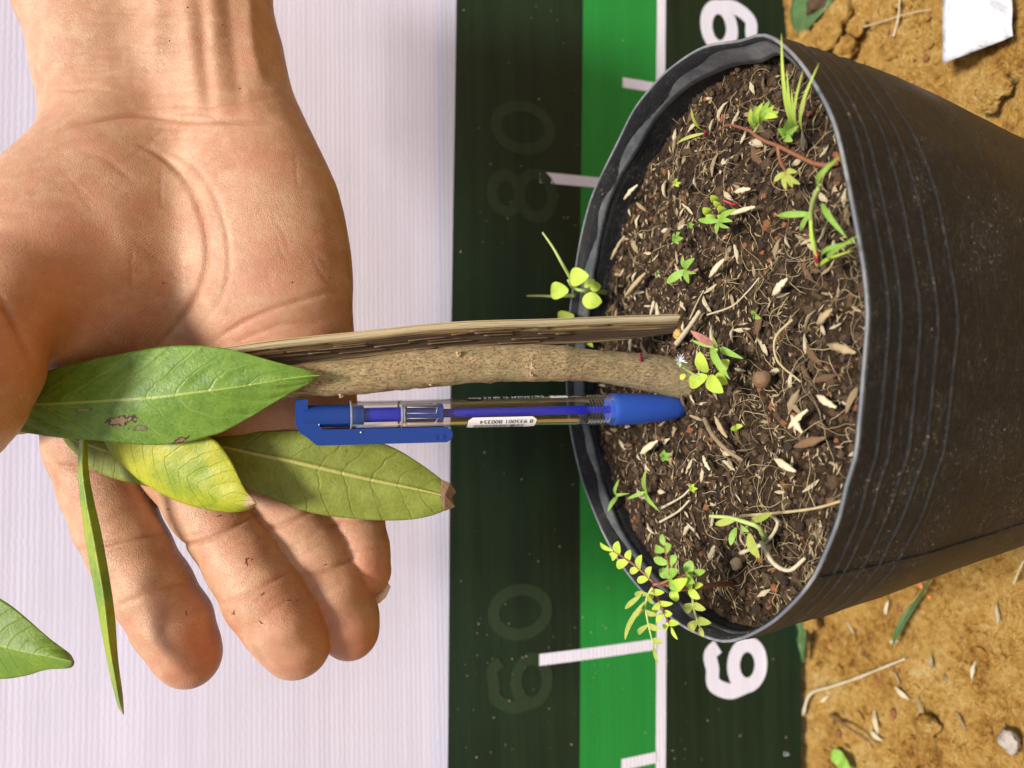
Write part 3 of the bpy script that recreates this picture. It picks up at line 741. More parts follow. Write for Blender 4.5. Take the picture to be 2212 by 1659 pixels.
base = P(1472, 818, .3054)
sap = empty('sapling', base, 'woody sapling with bare brown stem and long glossy leaves in front of the hand', 'sapling')
trk = [(1500, 822, 52, .3085), (1470, 818, 47, .305), (1404, 806, 43, .300), (1320, 794, 38, .294), (1235, 787, 35.5, .288), (1109, 785, 40, .282), (961, 793, 40, .276), (772, 814, 40, .268), (603, 828, 37, .263), (300, 868, 34, .262), (50, 908, 30, .262), (-150, 938, 28, .262), (-420, 960, 26, .262)]
pp = catmull([P(a, b, d) for a, b, _, d in trk], 150)
rr = catmull([(i, px(r, d), 0) for i, (a, b, r, d) in enumerate(trk)], 400)
mb = MB(); rad = []
cum = catmull([(a, px(r, d) * 1e4, 0) for a, b, r, d in trk], 150)
def knob(vx, amp, s): return lambda x: amp * math.exp(-((x - vx) / s) ** 2)
kn = [knob(990, .0006, 10), knob(930, .0006, 8), knob(1150, .0008, 8), knob(735, .0006, 10)]
v_, f_, uv_ = tube(pp, [c.y / 1e4 for c in cum], 40)
seg = 40
for i in range(150):
    cpt = pp[i]; vx = cum[i].x
    for k in range(seg):
        q = v_[i * seg + k]; n = (q - cpt).normalized()
        am = .0004 * noise.fractal(q * 260, 1, 2, 4) + .0005 * noise.noise(q * 40)
        am += .0006 * math.exp(-((vx - 1150) / 7) ** 2) + .0004 * math.exp(-((vx - 990) / 8) ** 2)
        v_[i * seg + k] = q + n * am
mb.add(v_, f_, uv_); mb.obj('stem', BARK, sap)
def nub(vx, vy, rp, dep, mat, name='bud_scar', sx=1):
    mb = MB(); p = P(vx, vy, dep); r = px(rp, dep)
    p = p + fw * r * .25
    for _ in range(26): lump(mb, p + Vector((rng.uniform(-1, 1) * r * .9, rng.uniform(-.2, .5) * r, rng.uniform(-1, 1) * r * .45 * sx)), r * rng.uniform(.18, .42), 1)
    return mb.obj(name, mat, sap)
SCAR = plain('scar', (.44, .32, .18), .8, .35, 900, .0004)
nub(991, 762, 8, .2705, SCAR); nub(931, 826, 8, .2705, SCAR); nub(737, 850, 9, .264, SCAR); nub(875, 770, 4, .268, SCAR); nub(1038, 815, 5, .2765, SCAR)
nub(1150, 775, 5, .2765, SCAR); nub(1151, 790, 6, .2763, SCAR); nub(1148, 806, 6, .277, SCAR)
LICH = plain('lichen', (.27, .34, .19), .9, .2, 900, .0003)
nub(1130, 800, 7, .2775, LICH, 'lichen_patch'); nub(1385, 772, 8, .291, plain('red_bud', (.22, .02, .04), .6, .4, 900), 'red_bud')
# leaf 1 big green
A1 = [(-120, 890), (-40, 855), (35, 832), (64, 815), (155, 787), (258, 765), (355, 749), (435, 747), (500, 755), (564, 773), (612, 786), (658, 798), (693, 811)]
M1 = [(-120, 890), (-40, 880), (32, 875), (129, 872), (226, 866), (322, 860), (419, 848), (516, 835), (612, 819), (658, 813), (693, 811)]
B1 = [(-120, 890), (-40, 915), (19, 927), (64, 936), (129, 945), (226, 953), (322, 961), (403, 955), (451, 942), (484, 932), (548, 897), (612, 858), (664, 829), (693, 811)]
l1 = grid_obj('leaf', A1, M1, B1, 110, lambda u, v: .2535 - .003 * u + .0030 * abs(v - .5) * 2 - .0022 * (1 - (2 * abs(v - .5)) ** 2) * 0 + quilt(u, v, 11, .42, .00045) + .0016 * math.sin(u * 7 + v * 2), L1, sap, 22)
l1['label'] = 'largest leaf, bright green and glossy, with a brown scab, pointing at the pen'
A2 = [(205, 925), (215, 940), (226, 955), (245, 987), (274, 1013), (313, 1045), (371, 1077), (422, 1094), (489, 1106), (534, 1102), (554, 1088)]
M2 = [(205, 925), (240, 920), (300, 943), (348, 981), (403, 1030), (467, 1070), (520, 1090), (554, 1088)]
B2 = [(205, 925), (300, 890), (400, 900), (452, 942), (472, 958), (500, 997), (528, 1055), (545, 1075), (554, 1088)]
l2 = grid_obj('leaf', A2, M2, B2, 60, lambda u, v: .2600 - .002 * u + (.5 - v) * .004 + .0018 * (2 * abs(v - .5)) ** 2 + quilt(u, v, 8, .3, .0003), L2, sap, 14)
l2['label'] = 'yellow green leaf with dry tan tip hanging under the largest leaf'
A3 = [(150, 880), (300, 915), (453, 938), (499, 934), (577, 932), (639, 930), (720, 933), (809, 953), (856, 970), (902, 998), (933, 1020), (958, 1040), (978, 1062)]
M3 = [(150, 880), (300, 920), (475, 962), (546, 979), (624, 995), (701, 1013), (794, 1035), (887, 1054), (949, 1068), (978, 1078)]
B3 = [(150, 880), (300, 935), (440, 1000), (537, 1057), (571, 1069), (608, 1085), (654, 1102), (701, 1113), (763, 1120), (825, 1124), (887, 1122), (933, 1113), (961, 1102), (976, 1095)]
l3 = grid_obj('leaf', A3, M3, B3, 110, lambda u, v: .2665 + .0125 * u + .003 * (2 * abs(v - .5)) ** 1.5 - .0008 * math.exp(-((v - .5) / .03) ** 2) + quilt(u, v, 15, .12, .00018) + .001 * math.sin(u * 9), L3, sap, 22)
l3['label'] = 'olive leaf showing its underside with pale midrib and torn brown tip'
A4 = [(120, 905), (180, 925), (260, 950), (340, 985), (400, 1015), (440, 1050)]
M4 = [(120, 905), (150, 945), (190, 961), (271, 988), (350, 1020), (440, 1050)]
B4 = [(120, 905), (139, 952), (171, 987), (190, 1008), (242, 1032), (313, 1049), (380, 1060), (440, 1050)]
l4 = grid_obj('leaf', A4, M4, B4, 50, lambda u, v: .2645 + .0015 * abs(v - .5) * 2 + quilt(u, v, 9, .2, .0004), L3, sap, 10)
l4['label'] = 'olive leaf mostly hidden behind the yellow leaf'
A5 = [(176, 925), (172, 956), (169, 1006), (174, 1079), (185, 1164), (205, 1276), (225, 1389), (242, 1473), (256, 1525), (267, 1543)]
M5 = [(180, 925), (180, 960), (178, 1010), (186, 1079), (202, 1164), (222, 1276), (236, 1389), (248, 1460), (258, 1515), (267, 1543)]
B5 = [(186, 925), (188, 965), (191, 1018), (202, 1079), (219, 1153), (236, 1248), (248, 1332), (254, 1420), (264, 1500), (267, 1543)]
l5 = grid_obj('leaf', A5, M5, B5, 80, lambda u, v: .2545 + .0025 * abs(v - .5) * 2 - .010 * u, L5, sap, 8)
l5['label'] = 'slender leaf seen edge-on hanging across the index finger'
A6 = [(-190, 1330), (-120, 1270), (-50, 1268), (0, 1293), (34, 1316), (67, 1344), (112, 1383), (149, 1411), (160, 1430)]
M6 = [(-190, 1330), (-100, 1368), (0, 1394), (56, 1408), (110, 1419), (160, 1430)]
B6 = [(-190, 1330), (-150, 1410), (-70, 1455), (0, 1466), (56, 1459), (101, 1446), (152, 1442), (160, 1430)]
l6 = grid_obj('leaf', A6, M6, B6, 60, lambda u, v: .262 - .006 * u + .003 * abs(v - .5) * 2 + quilt(u, v, 9, .4, .0003), L6, sap, 14)
l6['label'] = 'green leaf with dark tip entering alone from the edge'
for pts in ([(-120, 890, .2535), (-170, 900, .258), (-220, 925, .262)], [(205, 925, .260), (150, 910, .262), (90, 905, .262)], [(150, 880, .2665), (80, 890, .266), (0, 905, .264)],
            [(120, 905, .2645), (60, 900, .264), (0, 905, .263)], [(181, 928, .2575), (176, 905, .259), (140, 895, .262)], [(-190, 1330, .262), (-260, 1200, .262), (-300, 950, .262)]):
    pq = catmull([P(*q) for q in pts], 12); mb = MB(); mb.tube(pq, px(9, .26), 10); mb.obj('petiole', STEMG, sap)
# brown crust at the tip of leaf 3
mb = MB(); nn_ = 7
pts_t = [(955, 1036), (972, 1044), (984, 1062), (973, 1075), (982, 1094), (960, 1103), (951, 1068)]
vt = [P(x, y, .2795 - (.0012 if i % 2 else 0)) for i, (x, y) in enumerate(pts_t)] + [P(962, 1068, .2765)]
mb.add(vt, [(i, (i + 1) % 7, 7) for i in range(7)]); o = mb.obj('dry_tip', plain('dry_tip', (.16, .09, .045), .8, .6, 600, .0006), sap, False)
s = o.modifiers.new('t', 'SOLIDIFY'); s.thickness = .0005

# ================================================================= stake
top = [(1475, 679), (1459, 680), (1320, 685), (1193, 690), (982, 697), (772, 718), (603, 735), (489, 751), (350, 772), (150, 800)]
bot = [(1475, 714), (1459, 719), (1320, 737), (1193, 743), (982, 756), (772, 778), (603, 790), (489, 800), (350, 815), (150, 840)]
dps = [.309, .308, .301, .294, .283, .2735, .266, .2625, .262, .262]
tt = catmull([P(a, b, d) for (a, b), d in zip(top, dps)], 130); bb = catmull([P(a, b, d) for (a, b), d in zip(bot, dps)], 130)
stk = empty('stake', tt[0], 'split weathered wooden stake with pale edge and dark fibrous face standing beside the sapling stem', 'stake')
prof = []   # section: (across 0..1 from pale edge to lower edge, towards the camera -)
nA = 22
vs, fs, uv = [], [], []; L = 0
for i in range(130):
    ax = (tt[min(i + 1, 129)] - tt[max(i - 1, 0)]).normalized(); ac = (bb[i] - tt[i]); wd = ac.length; acn = ac.normalized(); bk = ax.cross(acn).normalized()
    if bk.dot(fw) < 0: bk = -bk
    if i: L += (tt[i] - tt[i - 1]).length
    for k in range(nA):
        t = k / (nA - 1); z = .0014 * math.sin(math.pi * t) - .0008 + .0004 * noise.noise(Vector((L * 9, t * 9, 1))) + .0004 * noise.noise(Vector((L * 25, t * 30, 1)))
        vs.append(tt[i] + acn * (wd * t) + bk * z); uv.append((L, t * wd))
    for k in range(6):
        t = 1 - k / 5; vs.append(tt[i] + acn * (wd * t) + bk * (.003 + .0035 * math.sin(math.pi * (t * .8 + .1)))); uv.append((L, .02 + t * wd))
W = nA + 6
for i in range(129):
    for k in range(W): fs.append((i * W + k, i * W + (k + 1) % W, (i + 1) * W + (k + 1) % W, (i + 1) * W + k))
obj('fibrous_face', vs, fs, STK_D, stk, True, uv)
vs, fs, uv = [], [], []; L = 0
for i in range(130):
    ax = (tt[min(i + 1, 129)] - tt[max(i - 1, 0)]).normalized(); acn = (bb[i] - tt[i]).normalized(); bk = ax.cross(acn).normalized()
    if bk.dot(fw) < 0: bk = -bk
    if i: L += (tt[i] - tt[i - 1]).length
    wd = .0026 + .0003 * noise.noise(Vector((L * 60, 0, 0)))
    for a, b in ((-.0001, .0035), (-.0004, .0005), (0, -.0006), (wd * .5, -.0011), (wd, -.0006), (wd + .0002, .001)): vs.append(tt[i] + acn * a + bk * b); uv.append((L, a * 2 + b))
for i in range(129):
    for k in range(5): fs.append((i * 6 + k, i * 6 + k + 1, (i + 1) * 6 + k + 1, (i + 1) * 6 + k))
obj('pale_edge', vs, fs, STK_P, stk, True, uv)
mb = MB()
for _ in range(42):
    i = rng.randrange(15, 118); t = rng.uniform(.3, .95); n = rng.randrange(5, 14); pts = []
    for k in range(n):
        q = tt[min(129, i + k)].lerp(bb[min(129, i + k)], t) - fw * (.0006 + .0007 * math.sin(k / n * 3.1) * rng.uniform(.6, 1.2)); pts.append(q)
    mb.tube(pts, rng.uniform(.00012, .0003), 4)
o = mb.obj('splinters', plain('splinter', (.15, .095, .045), .8, .5, 500), stk); o['kind'] = 'stuff'

# ================================================================= pen
pen = empty('pen', P(1478, 882, .3054), 'clear ballpoint pen with blue clip, grip and barcode sticker standing upright beside the sapling stem', 'pen')
pa, pb = P(642, 900, .262), P(1478, 880.5, .3054)
def dep_at(vx):   # depth along the straight 3-D axis for a picture column
    n0, n1 = 642 - 1106, 1478 - 1106
    lo, hi = 0, 1
    for _ in range(40):
        t = (lo + hi) / 2; q = pa.lerp(pb, t); r = q - CAM; vxx = 1106 + F * r.dot(dn) / r.dot(fw)
        if vxx < vx: lo = t
        else: hi = t
    return t
axn = (pb - pa).normalized()
sideD = (-rt - axn * (-rt).dot(axn)).normalized()      # towards the clip
frontD = axn.cross(sideD).normalized()
if frontD.dot(fw) > 0: frontD = -frontD
def PA(vx): return pa.lerp(pb, dep_at(vx))
def pdep(vx): return (PA(vx) - CAM).dot(fw)
def lathe(name, prof, mat, seg=40, cap=True, parent=pen):
    vs, fs = [], []
    for vx, rp in prof:
        c_ = PA(vx); r = px(rp, pdep(vx))
        for k in range(seg): a = 2 * math.pi * k / seg; vs.append(c_ + (sideD * math.cos(a) + frontD * math.sin(a)) * r)
    n = len(prof)
    for i in range(n - 1):
        for k in range(seg): fs.append((i * seg + k, i * seg + (k + 1) % seg, (i + 1) * seg + (k + 1) % seg, (i + 1) * seg + k))
    if cap: fs.append(tuple(range(seg))[::-1]); fs.append(tuple((n - 1) * seg + k for k in range(seg)))
    o = obj(name, vs, fs, mat, parent)
    if hasattr(o.data, 'set_sharp_from_angle'): o.data.set_sharp_from_angle(angle=R(40))
    return o
lathe('plunger', [(655, 24), (758, 24), (759, 23)], BLUE)
lathe('collar', [(760, 22.5), (784, 22.5), (785, 21)], BLUE)
lathe('inner_tube', [(785, 16), (866, 16)], INK)
lathe('sleeve', [(868, 18), (945, 18)], BLUE)
lathe('sleeve_disc', [(944, 23), (953, 23), (955, 21)], BLUE)
lathe('refill', [(955, 9.5), (1150, 9.2), (1262, 9), (1263, 8), (1318, 8)], INKT)
lathe('ink', [(1120, 9.8), (1262, 9.6)], INK)
lathe('barrel', [(754, 30), (758, 31), (900, 31), (1000, 31.3), (1240, 32), (1262, 32.2)] + [(1264 + i * 2.2, 32.2 + (.9 if i % 3 else -.6)) for i in range(20)] + [(1309, 33), (1314, 33.3)], CLEAR, 48, False)
lathe('barrel_ring', [(755, 30.5), (756.5, 31.8), (758.5, 31.8), (760, 30.8)], EDGE, 48, False)
lathe('inner_ring', [(862, 30), (864, 31.2), (866, 31.2), (867, 29)], EDGE, 48, False)
lathe('inner_ring', [(870, 20), (874, 20)], EDGE, 48, False)
lathe('inner_ring', [(1311, 33.5), (1315, 34), (1318, 34)], CLEAR, 48, False)
mb = MB()
for k in range(4):
    a = R(45 + 90 * k); d = sideD * math.cos(a) + frontD * math.sin(a); q = d.cross(axn)
    r0, r1 = px(18, .27), px(23, .27)
    p0, p1, p2 = PA(873), PA(935), PA(944); w_ = px(9, .27)
    vv = [p0 + d * r1 + q * w_, p0 + d * r1 - q * w_, p1 + d * r1 - q * w_, p1 + d * r1 + q * w_, p2 + d * r0 - q * w_, p2 + d * r0 + q * w_]
    mb.add(vv, [(0, 1, 2, 3), (3, 2, 4, 5)])
mb.obj('latch_window', CLEAR, pen, False)
lathe('grip', [(1317, 33), (1319, 34.3), (1330, 34.5), (1365, 34), (1400, 31.5), (1430, 28.5), (1455, 25), (1470, 21), (1477, 16), (1481, 9)], BLUEG, 48)
lathe('point', [(1480, 6), (1492, 2)], STEMP, 16)
WIN = flatc('window_edge', (.55, .57, .62))
WINL = ((876, 879, 941, 879), (876, 892, 938, 892), (941, 879, 938, 892), (876, 903, 939, 903), (876, 914, 934, 914), (943, 902, 934, 914), (870, 874, 870, 920))
# clip: extruded outline in the plane of axis and clip side
def extr(poly, d0, d1, mat, name, bev=.0005):
    n = len(poly); vs = [PT(x, y, d0) for x, y in poly] + [PT(x, y, d1) for x, y in poly]
    fs = [tuple(range(n)), tuple(range(n, 2 * n))[::-1]] + [(i, (i + 1) % n, n + (i + 1) % n, n + i) for i in range(n)]
    o = obj(name, vs, fs, mat, pen, False); b = o.modifiers.new('b', 'BEVEL'); b.width = bev; b.segments = 3; b.limit_method = 'ANGLE'
    return o
def axis_y(vx): q = PA(vx) - CAM; return 829.5 - F * q.dot(rt) / q.dot(fw)
def PT(vx, vy, d):  # point at picture column vx, offset sideways so it shows at row vy, d metres towards the camera
    return PA(vx) + sideD * px(vy - axis_y(vx), pdep(vx)) + frontD * d
head = [(643, 868), (660, 867), (661, 892), (664, 898), (694, 931), (760, 930), (960, 925.5), (967, 929), (970, 937), (968, 945), (960, 950), (800, 954), (690, 957), (684, 956), (667, 942), (651, 931), (643, 915), (641, 890)]
extr(head, .0030, -.0030, BLUE, 'clip', .0011)
mb = MB()
for (x0, y0, x1, y1) in ((938, 938, 938, 948), (938, 938, 943, 938), (938, 948, 943, 948), (949, 938, 955, 938), (955, 938, 955, 947), (949, 947, 955, 947), (949, 942, 955, 942)):
    mb.tube([PT(x0, y0, .0033), PT(x1, y1, .0033)], .00008, 5)
mb.obj('embossed_mark', INK, pen)
mb = MB()
for x0, y0, x1, y1 in WINL: mb.tube([PT(x0, y0, .0036), PT(x1, y1, .0036)], .00013, 5)
mb.obj('window_edge', WIN, pen)
mb = MB(); lump(mb, PT(777, 933, .0033), .0004); lump(mb, PT(688, 916, .0043), .0003); mb.obj('grit', PWHITE, pen)
# wrapped prints on the barrel; angle 0 faces the camera, positive towards the clip
def wrap(vx, ang, off=.00012):
    a = R(ang); r = px(31.6 + (vx - 1000) * .0025, pdep(vx)) + off
    return PA(vx) + (sideD * math.sin(a) + frontD * math.cos(a)) * r
def patch(x0, x1, a0, a1, mat, name, off, parent=pen, nx_=16, na=8, rnd=0):
    vs, fs = [], []
    for i in range(nx_ + 1):
        for k in range(na + 1):
            s, t = i / nx_, k / na; x = x0 + (x1 - x0) * s
            e = min(x - x0, x1 - x) ; k_ = 1 - (max(0, 1 - e / rnd) ** 2) * .35 if rnd else 1
            a = (a0 + a1) / 2 + (a1 - a0) / 2 * (2 * t - 1) * k_
            vs.append(wrap(x, a, off))
    for i in range(nx_):
        for k in range(na): q = i * (na + 1) + k; fs.append((q, q + 1, q + na + 2, q + na + 1))
    return vs, fs
v, f = patch(1005, 1150, 17, 84, None, '', .00015, rnd=6); lab = obj('sticker', v, f, PWHITE, pen)
mb = MB(); x = 1018
for i in range(46):
    wdt = rng.choice((.7, .7, 1.2, 1.8)); v, f = patch(x, x + wdt, 52, 80, None, '', .00022, nx_=1, na=4); mb.add(v, f); x += wdt + rng.choice((.8, .8, 1.5, 2.2))
    if x > 1140: break
mb.obj('barcode', BLACK, lab)
def wrap_text(txt, x0, x1, a_base, a_top, mat, name, parent, flip=True, off=.00025):
    """text whose letters stand towards a_top; x0 is where the line starts"""
    cu = bpy.data.curves.new('t', 'FONT'); cu.body = txt; ob = bpy.data.objects.new('t', cu); C.objects.link(ob)
    dg = bpy.context.evaluated_depsgraph_get(); me = bpy.data.meshes.new_from_object(ob.evaluated_get(dg)); bpy.data.objects.remove(ob)
    xs_ = [q.co.x for q in me.vertices]; mxx, mnx = max(xs_), min(xs_)
    for q in me.vertices:
        s = (q.co.x - mnx) / (mxx - mnx); t = q.co.y / .7
        q.co = wrap(x0 + (x1 - x0) * s, a_base + (a_top - a_base) * t, off)
    me.materials.append(mat); me.name = name
    return link(name, me, parent)
wrap_text('8', 1143, 1138, 24, 40, BLACK, 'digits', lab) if False else None
# reading direction runs up the pen (towards smaller columns), letter tops towards the clip side
wrap_text('8 935001 800354', 1143, 1030, 29, 46, BLACK, 'barcode_number', lab)
v, f = patch(1006, 1040, -84, -55, None, '', .00012, rnd=14); oo = obj('logo_oval', v, f, BLACK, pen)
wrap_text('Point', 1036, 1010, -64, -78, PWHITE, 'logo_word', oo, off=.0002) if False else wrap_text('Point', 1036, 1010, -80, -63, PWHITE, 'logo_word', oo, off=.0002)
wrap_text('BALLPOINT TL-08 0.5', 1172, 1043, -86, -66, PWHITE, 'model_word', pen)
v, f = patch(1185, 1222, -84, -60, None, '', .00012); obj('white_mark', v, f, PWHITE, pen)
v, f = patch(1193, 1199, -84, -68, None, '', .0002); obj('red_mark', v, f, RED, pen)
v, f = patch(1202, 1220, -84, -72, None, '', .0002); obj('blue_mark', v, f, plastic('print_cyan', (.1, .4, .6)), pen)

# ================================================================= person: bare hand and forearm
def cm(vx, vy, d): return np.array([(vx - 1106) / F * d, (829.5 - vy) / F * d, d])
H_ = .00085
x0_, x1_ = -.232, -.026; y0_, y1_ = -.135, .235; z0_, z1_ = .208, .345
gx = np.arange(x0_, x1_, H_, dtype=np.float32); gy = np.arange(y0_, y1_, H_, dtype=np.float32); gz = np.arange(z0_, z1_, H_, dtype=np.float32)
BIG = .05
def blank(): return np.full((len(gx), len(gy), len(gz)), BIG, dtype=np.float32)
def smin(a, b, k):
    h = np.clip(.5 + .5 * (b - a) / k, 0, 1); return b * (1 - h) + a * h - k * h * (1 - h)
def cone(fld, A, B, ra, rb, k, flat=1.0):
    """blend a round cone into the field inside its own box"""
    m_ = max(ra, rb) / min(flat, 1) + k + .008
    lo = np.minimum(A, B) - m_; hi = np.maximum(A, B) + m_
    sl = []
    for g, l, h in zip((gx, gy, gz), lo, hi):
        i0 = max(0, int((l - g[0]) / H_)); i1 = min(len(g), int((h - g[0]) / H_) + 2)
        if i1 <= i0: return
        sl.append(slice(i0, i1))
    X = gx[sl[0]][:, None, None]; Y = gy[sl[1]][None, :, None]; Z = gz[sl[2]][None, None, :]
    fz = 1 / flat
    ax_, ay_, az_ = A[0], A[1], A[2] * fz; bx_, by_, bz_ = B[0], B[1], B[2] * fz
    dx, dy, dz = bx_ - ax_, by_ - ay_, bz_ - az_; L2 = dx * dx + dy * dy + dz * dz + 1e-12
    px_, py_, pz_ = X - ax_, Y - ay_, Z * fz - az_
    t = np.clip((px_ * dx + py_ * dy + pz_ * dz) / L2, 0, 1)
    d = np.sqrt((px_ - t * dx) ** 2 + (py_ - t * dy) ** 2 + (pz_ - t * dz) ** 2) - (ra + (rb - ra) * t)
    s = tuple(sl); fld[s] = smin(fld[s], d.astype(np.float32), k) if k > 0 else np.minimum(fld[s], d)
def chain(fld, pts, k, flat=1.0):
    q = [(cm(a, b, d), px(r, d)) for a, b, d, r in pts]
    if len(q) == 1: cone(fld, q[0][0], q[0][0], q[0][1], q[0][1], k, flat)
    for (A, ra), (B, rb) in zip(q, q[1:]): cone(fld, A, B, ra, rb, k, flat)
palm = blank(); K = .014
chain(palm, [(150, -330, .300, 150), (185, -60, .298, 148), (240, 150, .296, 142), (255, 265, .294, 128)], K, .72)
chain(palm, [(395, -330, .300, 150), (415, -60, .298, 150), (455, 150, .297, 142), (498, 265, .294, 126)], K, .72)
chain(palm, [(250, 270, .293, 115), (300, 420, .292, 130), (330, 700, .293, 150), (300, 860, .294, 130)], K, .62)
chain(palm, [(498, 268, .293, 120), (520, 340, .289, 138), (552, 450, .286, 158), (570, 560, .286, 164), (578, 660, .288, 158), (610, 790, .292, 135), (640, 880, .296, 108)], K, .70)
chain(palm, [(420, 300, .294, 110), (450, 600, .293, 130), (470, 860, .294, 125)], K, .62)
chain(palm, [(210, 860, .291, 118), (350, 880, .290, 120), (490, 895, .289, 120), (640, 885, .290, 108)], K, .68)
# thumb root
chain(palm, [(235, 330, .288, 105), (215, 400, .281, 128), (205, 520, .276, 150), (190, 600, .275, 152)], .02, .80)
chain(palm, [(140, 420, .279, 95), (90, 500, .272, 135), (75, 600, .268, 150), (120, 660, .270, 135)], .016, .80)
chain(palm, [(290, 540, .281, 115), (250, 640, .280, 125)], .010, .8)
hand = palm
def attach(pts, k, kin=.004, flat=1.0):
    global hand
    f_ = blank(); chain(f_, pts, kin, flat)
    # blend with the palm only; fingers stay apart from each other
    hand = np.minimum(hand, smin(palm, f_, k))
attach([(215, 880, .291, 112), (205, 960, .289, 98), (222, 1050, .286, 84), (252, 1130, .282, 82), (282, 1190, .279, 81), (330, 1275, .276, 83), (372, 1345, .275, 81), (402, 1405, .276, 70), (410, 1420, .277, 64)], .008, .003)
attach([(365, 890, .293, 108), (405, 1000, .289, 95), (452, 1090, .284, 84), (486, 1150, .280, 76), (526, 1215, .277, 79), (572, 1290, .274, 85), (612, 1345, .274, 84), (635, 1385, .275, 74), (640, 1395, .276, 68)], .008, .003)
attach([(500, 890, .296, 104), (560, 1000, .295, 88), (610, 1085, .293, 82), (645, 1145, .291, 77), (680, 1205, .289, 79), (720, 1280, .287, 75), (748, 1335, .287, 68), (756, 1362, .288, 62)], .008, .003)
attach([(640, 880, .298, 100), (700, 990, .299, 76), (742, 1070, .298, 66), (766, 1125, .297, 60), (780, 1185, .295, 58), (789, 1225, .294, 52), (796, 1240, .294, 45)], .008, .003)
# thumb, closing over the leaf stalks
attach([(110, 560, .264, 135), (20, 640, .250, 128), (-45, 740, .238, 118), (-50, 800, .235, 122), (-62, 880, .235, 100), (-75, 930, .237, 80)], .007, .004)
attach([(110, 560, .268, 130), (-60, 560, .262, 120), (-80, 700, .250, 110)], .007, .004)
def surface_nets(f):
    ins = f < 0
    nx_, ny_, nz_ = f.shape
    c = np.zeros((nx_ - 1, ny_ - 1, nz_ - 1), dtype=np.uint8)
    offs = [(i, j, k) for i in (0, 1) for j in (0, 1) for k in (0, 1)]
    for i, j, k in offs: c += ins[i:nx_ - 1 + i, j:ny_ - 1 + j, k:nz_ - 1 + k]
    act = np.argwhere((c > 0) & (c < 8)); idm_ = np.full(c.shape, -1, dtype=np.int32); idm_[tuple(act.T)] = np.arange(len(act))
    acc = np.zeros((len(act), 3)); cnt = np.zeros(len(act))
    for a in offs:
        for axn_ in range(3):
            if a[axn_]: continue
            b = list(a); b[axn_] = 1
            fa = f[act[:, 0] + a[0], act[:, 1] + a[1], act[:, 2] + a[2]]; fb = f[act[:, 0] + b[0], act[:, 1] + b[1], act[:, 2] + b[2]]
            mk = (fa < 0) != (fb < 0); t = np.where(mk, fa / np.where(mk, fa - fb, 1), 0)
            p = np.tile(np.array(a, float), (len(act), 1)); p[:, axn_] += t
            acc[mk] += p[mk]; cnt[mk] += 1
    V = act + acc / cnt[:, None]
    Q = []
    for d in range(3):
        u, v = [(1, 2), (2, 0), (0, 1)][d]
        sh = [slice(None)] * 3; s1 = list(sh); s2 = list(sh); s1[d] = slice(0, -1); s2[d] = slice(1, None)
        A_ = ins[tuple(s1)]; B_ = ins[tuple(s2)]
        for flip in (0, 1):
            e = np.argwhere((A_ & ~B_) if not flip else (~A_ & B_))
            ok = (e[:, u] > 0) & (e[:, v] > 0) & (e[:, u] < f.shape[u] - 1) & (e[:, v] < f.shape[v] - 1); e = e[ok]
            cs = []
            for du, dv in ((-1, -1), (0, -1), (0, 0), (-1, 0)):
                q = e.copy(); q[:, u] += du; q[:, v] += dv; cs.append(idm_[q[:, 0], q[:, 1], q[:, 2]])
            q = np.stack(cs, 1); Q.append(q if not flip else q[:, ::-1])
    return V, np.concatenate(Q)
V_, Q_ = surface_nets(hand)
Q_ = Q_[(Q_ >= 0).all(1)]
V_ = V_ * H_ + np.array([x0_, y0_, z0_])
# relax the facets a little
E = np.concatenate([Q_[:, [0, 1]], Q_[:, [1, 2]], Q_[:, [2, 3]], Q_[:, [3, 0]]])
for it in range(14):
    acc = np.zeros_like(V_); cn = np.zeros(len(V_))
    for a, b in ((0, 1), (1, 0)):
        for d in range(3): acc[:, d] += np.bincount(E[:, a], weights=V_[E[:, b], d], minlength=len(V_))
        cn += np.bincount(E[:, a], minlength=len(V_))
    V_ = V_ + (acc / np.maximum(cn, 1)[:, None] - V_) * (.55 if it % 2 == 0 else -.50)
def vnorm(V, Q):
    n = np.cross(V[Q[:, 2]] - V[Q[:, 0]], V[Q[:, 3]] - V[Q[:, 1]]); out = np.zeros_like(V)
    for k in range(4):
        for d in range(3): out[:, d] += np.bincount(Q[:, k], weights=n[:, d], minlength=len(V))
    return out / np.maximum(np.linalg.norm(out, axis=1), 1e-12)[:, None]
Nn = vnorm(V_, Q_)
if (Nn[:, 2] * (V_[:, 2] - .29)).mean() < 0: Nn = -Nn; Q_ = Q_[:, ::-1]
vxp = 1106 + V_[:, 0] / V_[:, 2] * F; vyp = 829.5 - V_[:, 1] / V_[:, 2] * F
front = np.clip(-Nn[:, 2] * 2 + .1, 0, 1)
TP = np.zeros(len(V_))
def fade(): return np.clip(np.minimum(TP, 1 - TP) * 5, 0, 1)
def pdist(poly, n=40):
    pts = np.array([tuple(q)[:2] for q in catmull([(a, b, 0) for a, b in poly], n)]); best = np.full(len(V_), 1e9); ii = 0; PT_ = TP
    for a, b in zip(pts, pts[1:]):
        d = b - a; t = np.clip(((vxp - a[0]) * d[0] + (vyp - a[1]) * d[1]) / (d @ d + 1e-9), 0, 1)
        e = np.hypot(vxp - a[0] - t * d[0], vyp - a[1] - t * d[1]); m_ = e < best; best = np.where(m_, e, best); PT_[m_] = (ii + t[m_]) / (n - 1); ii += 1
    return best
disp = np.zeros(len(V_)); crease = np.zeros(len(V_)); red = np.zeros(len(V_))
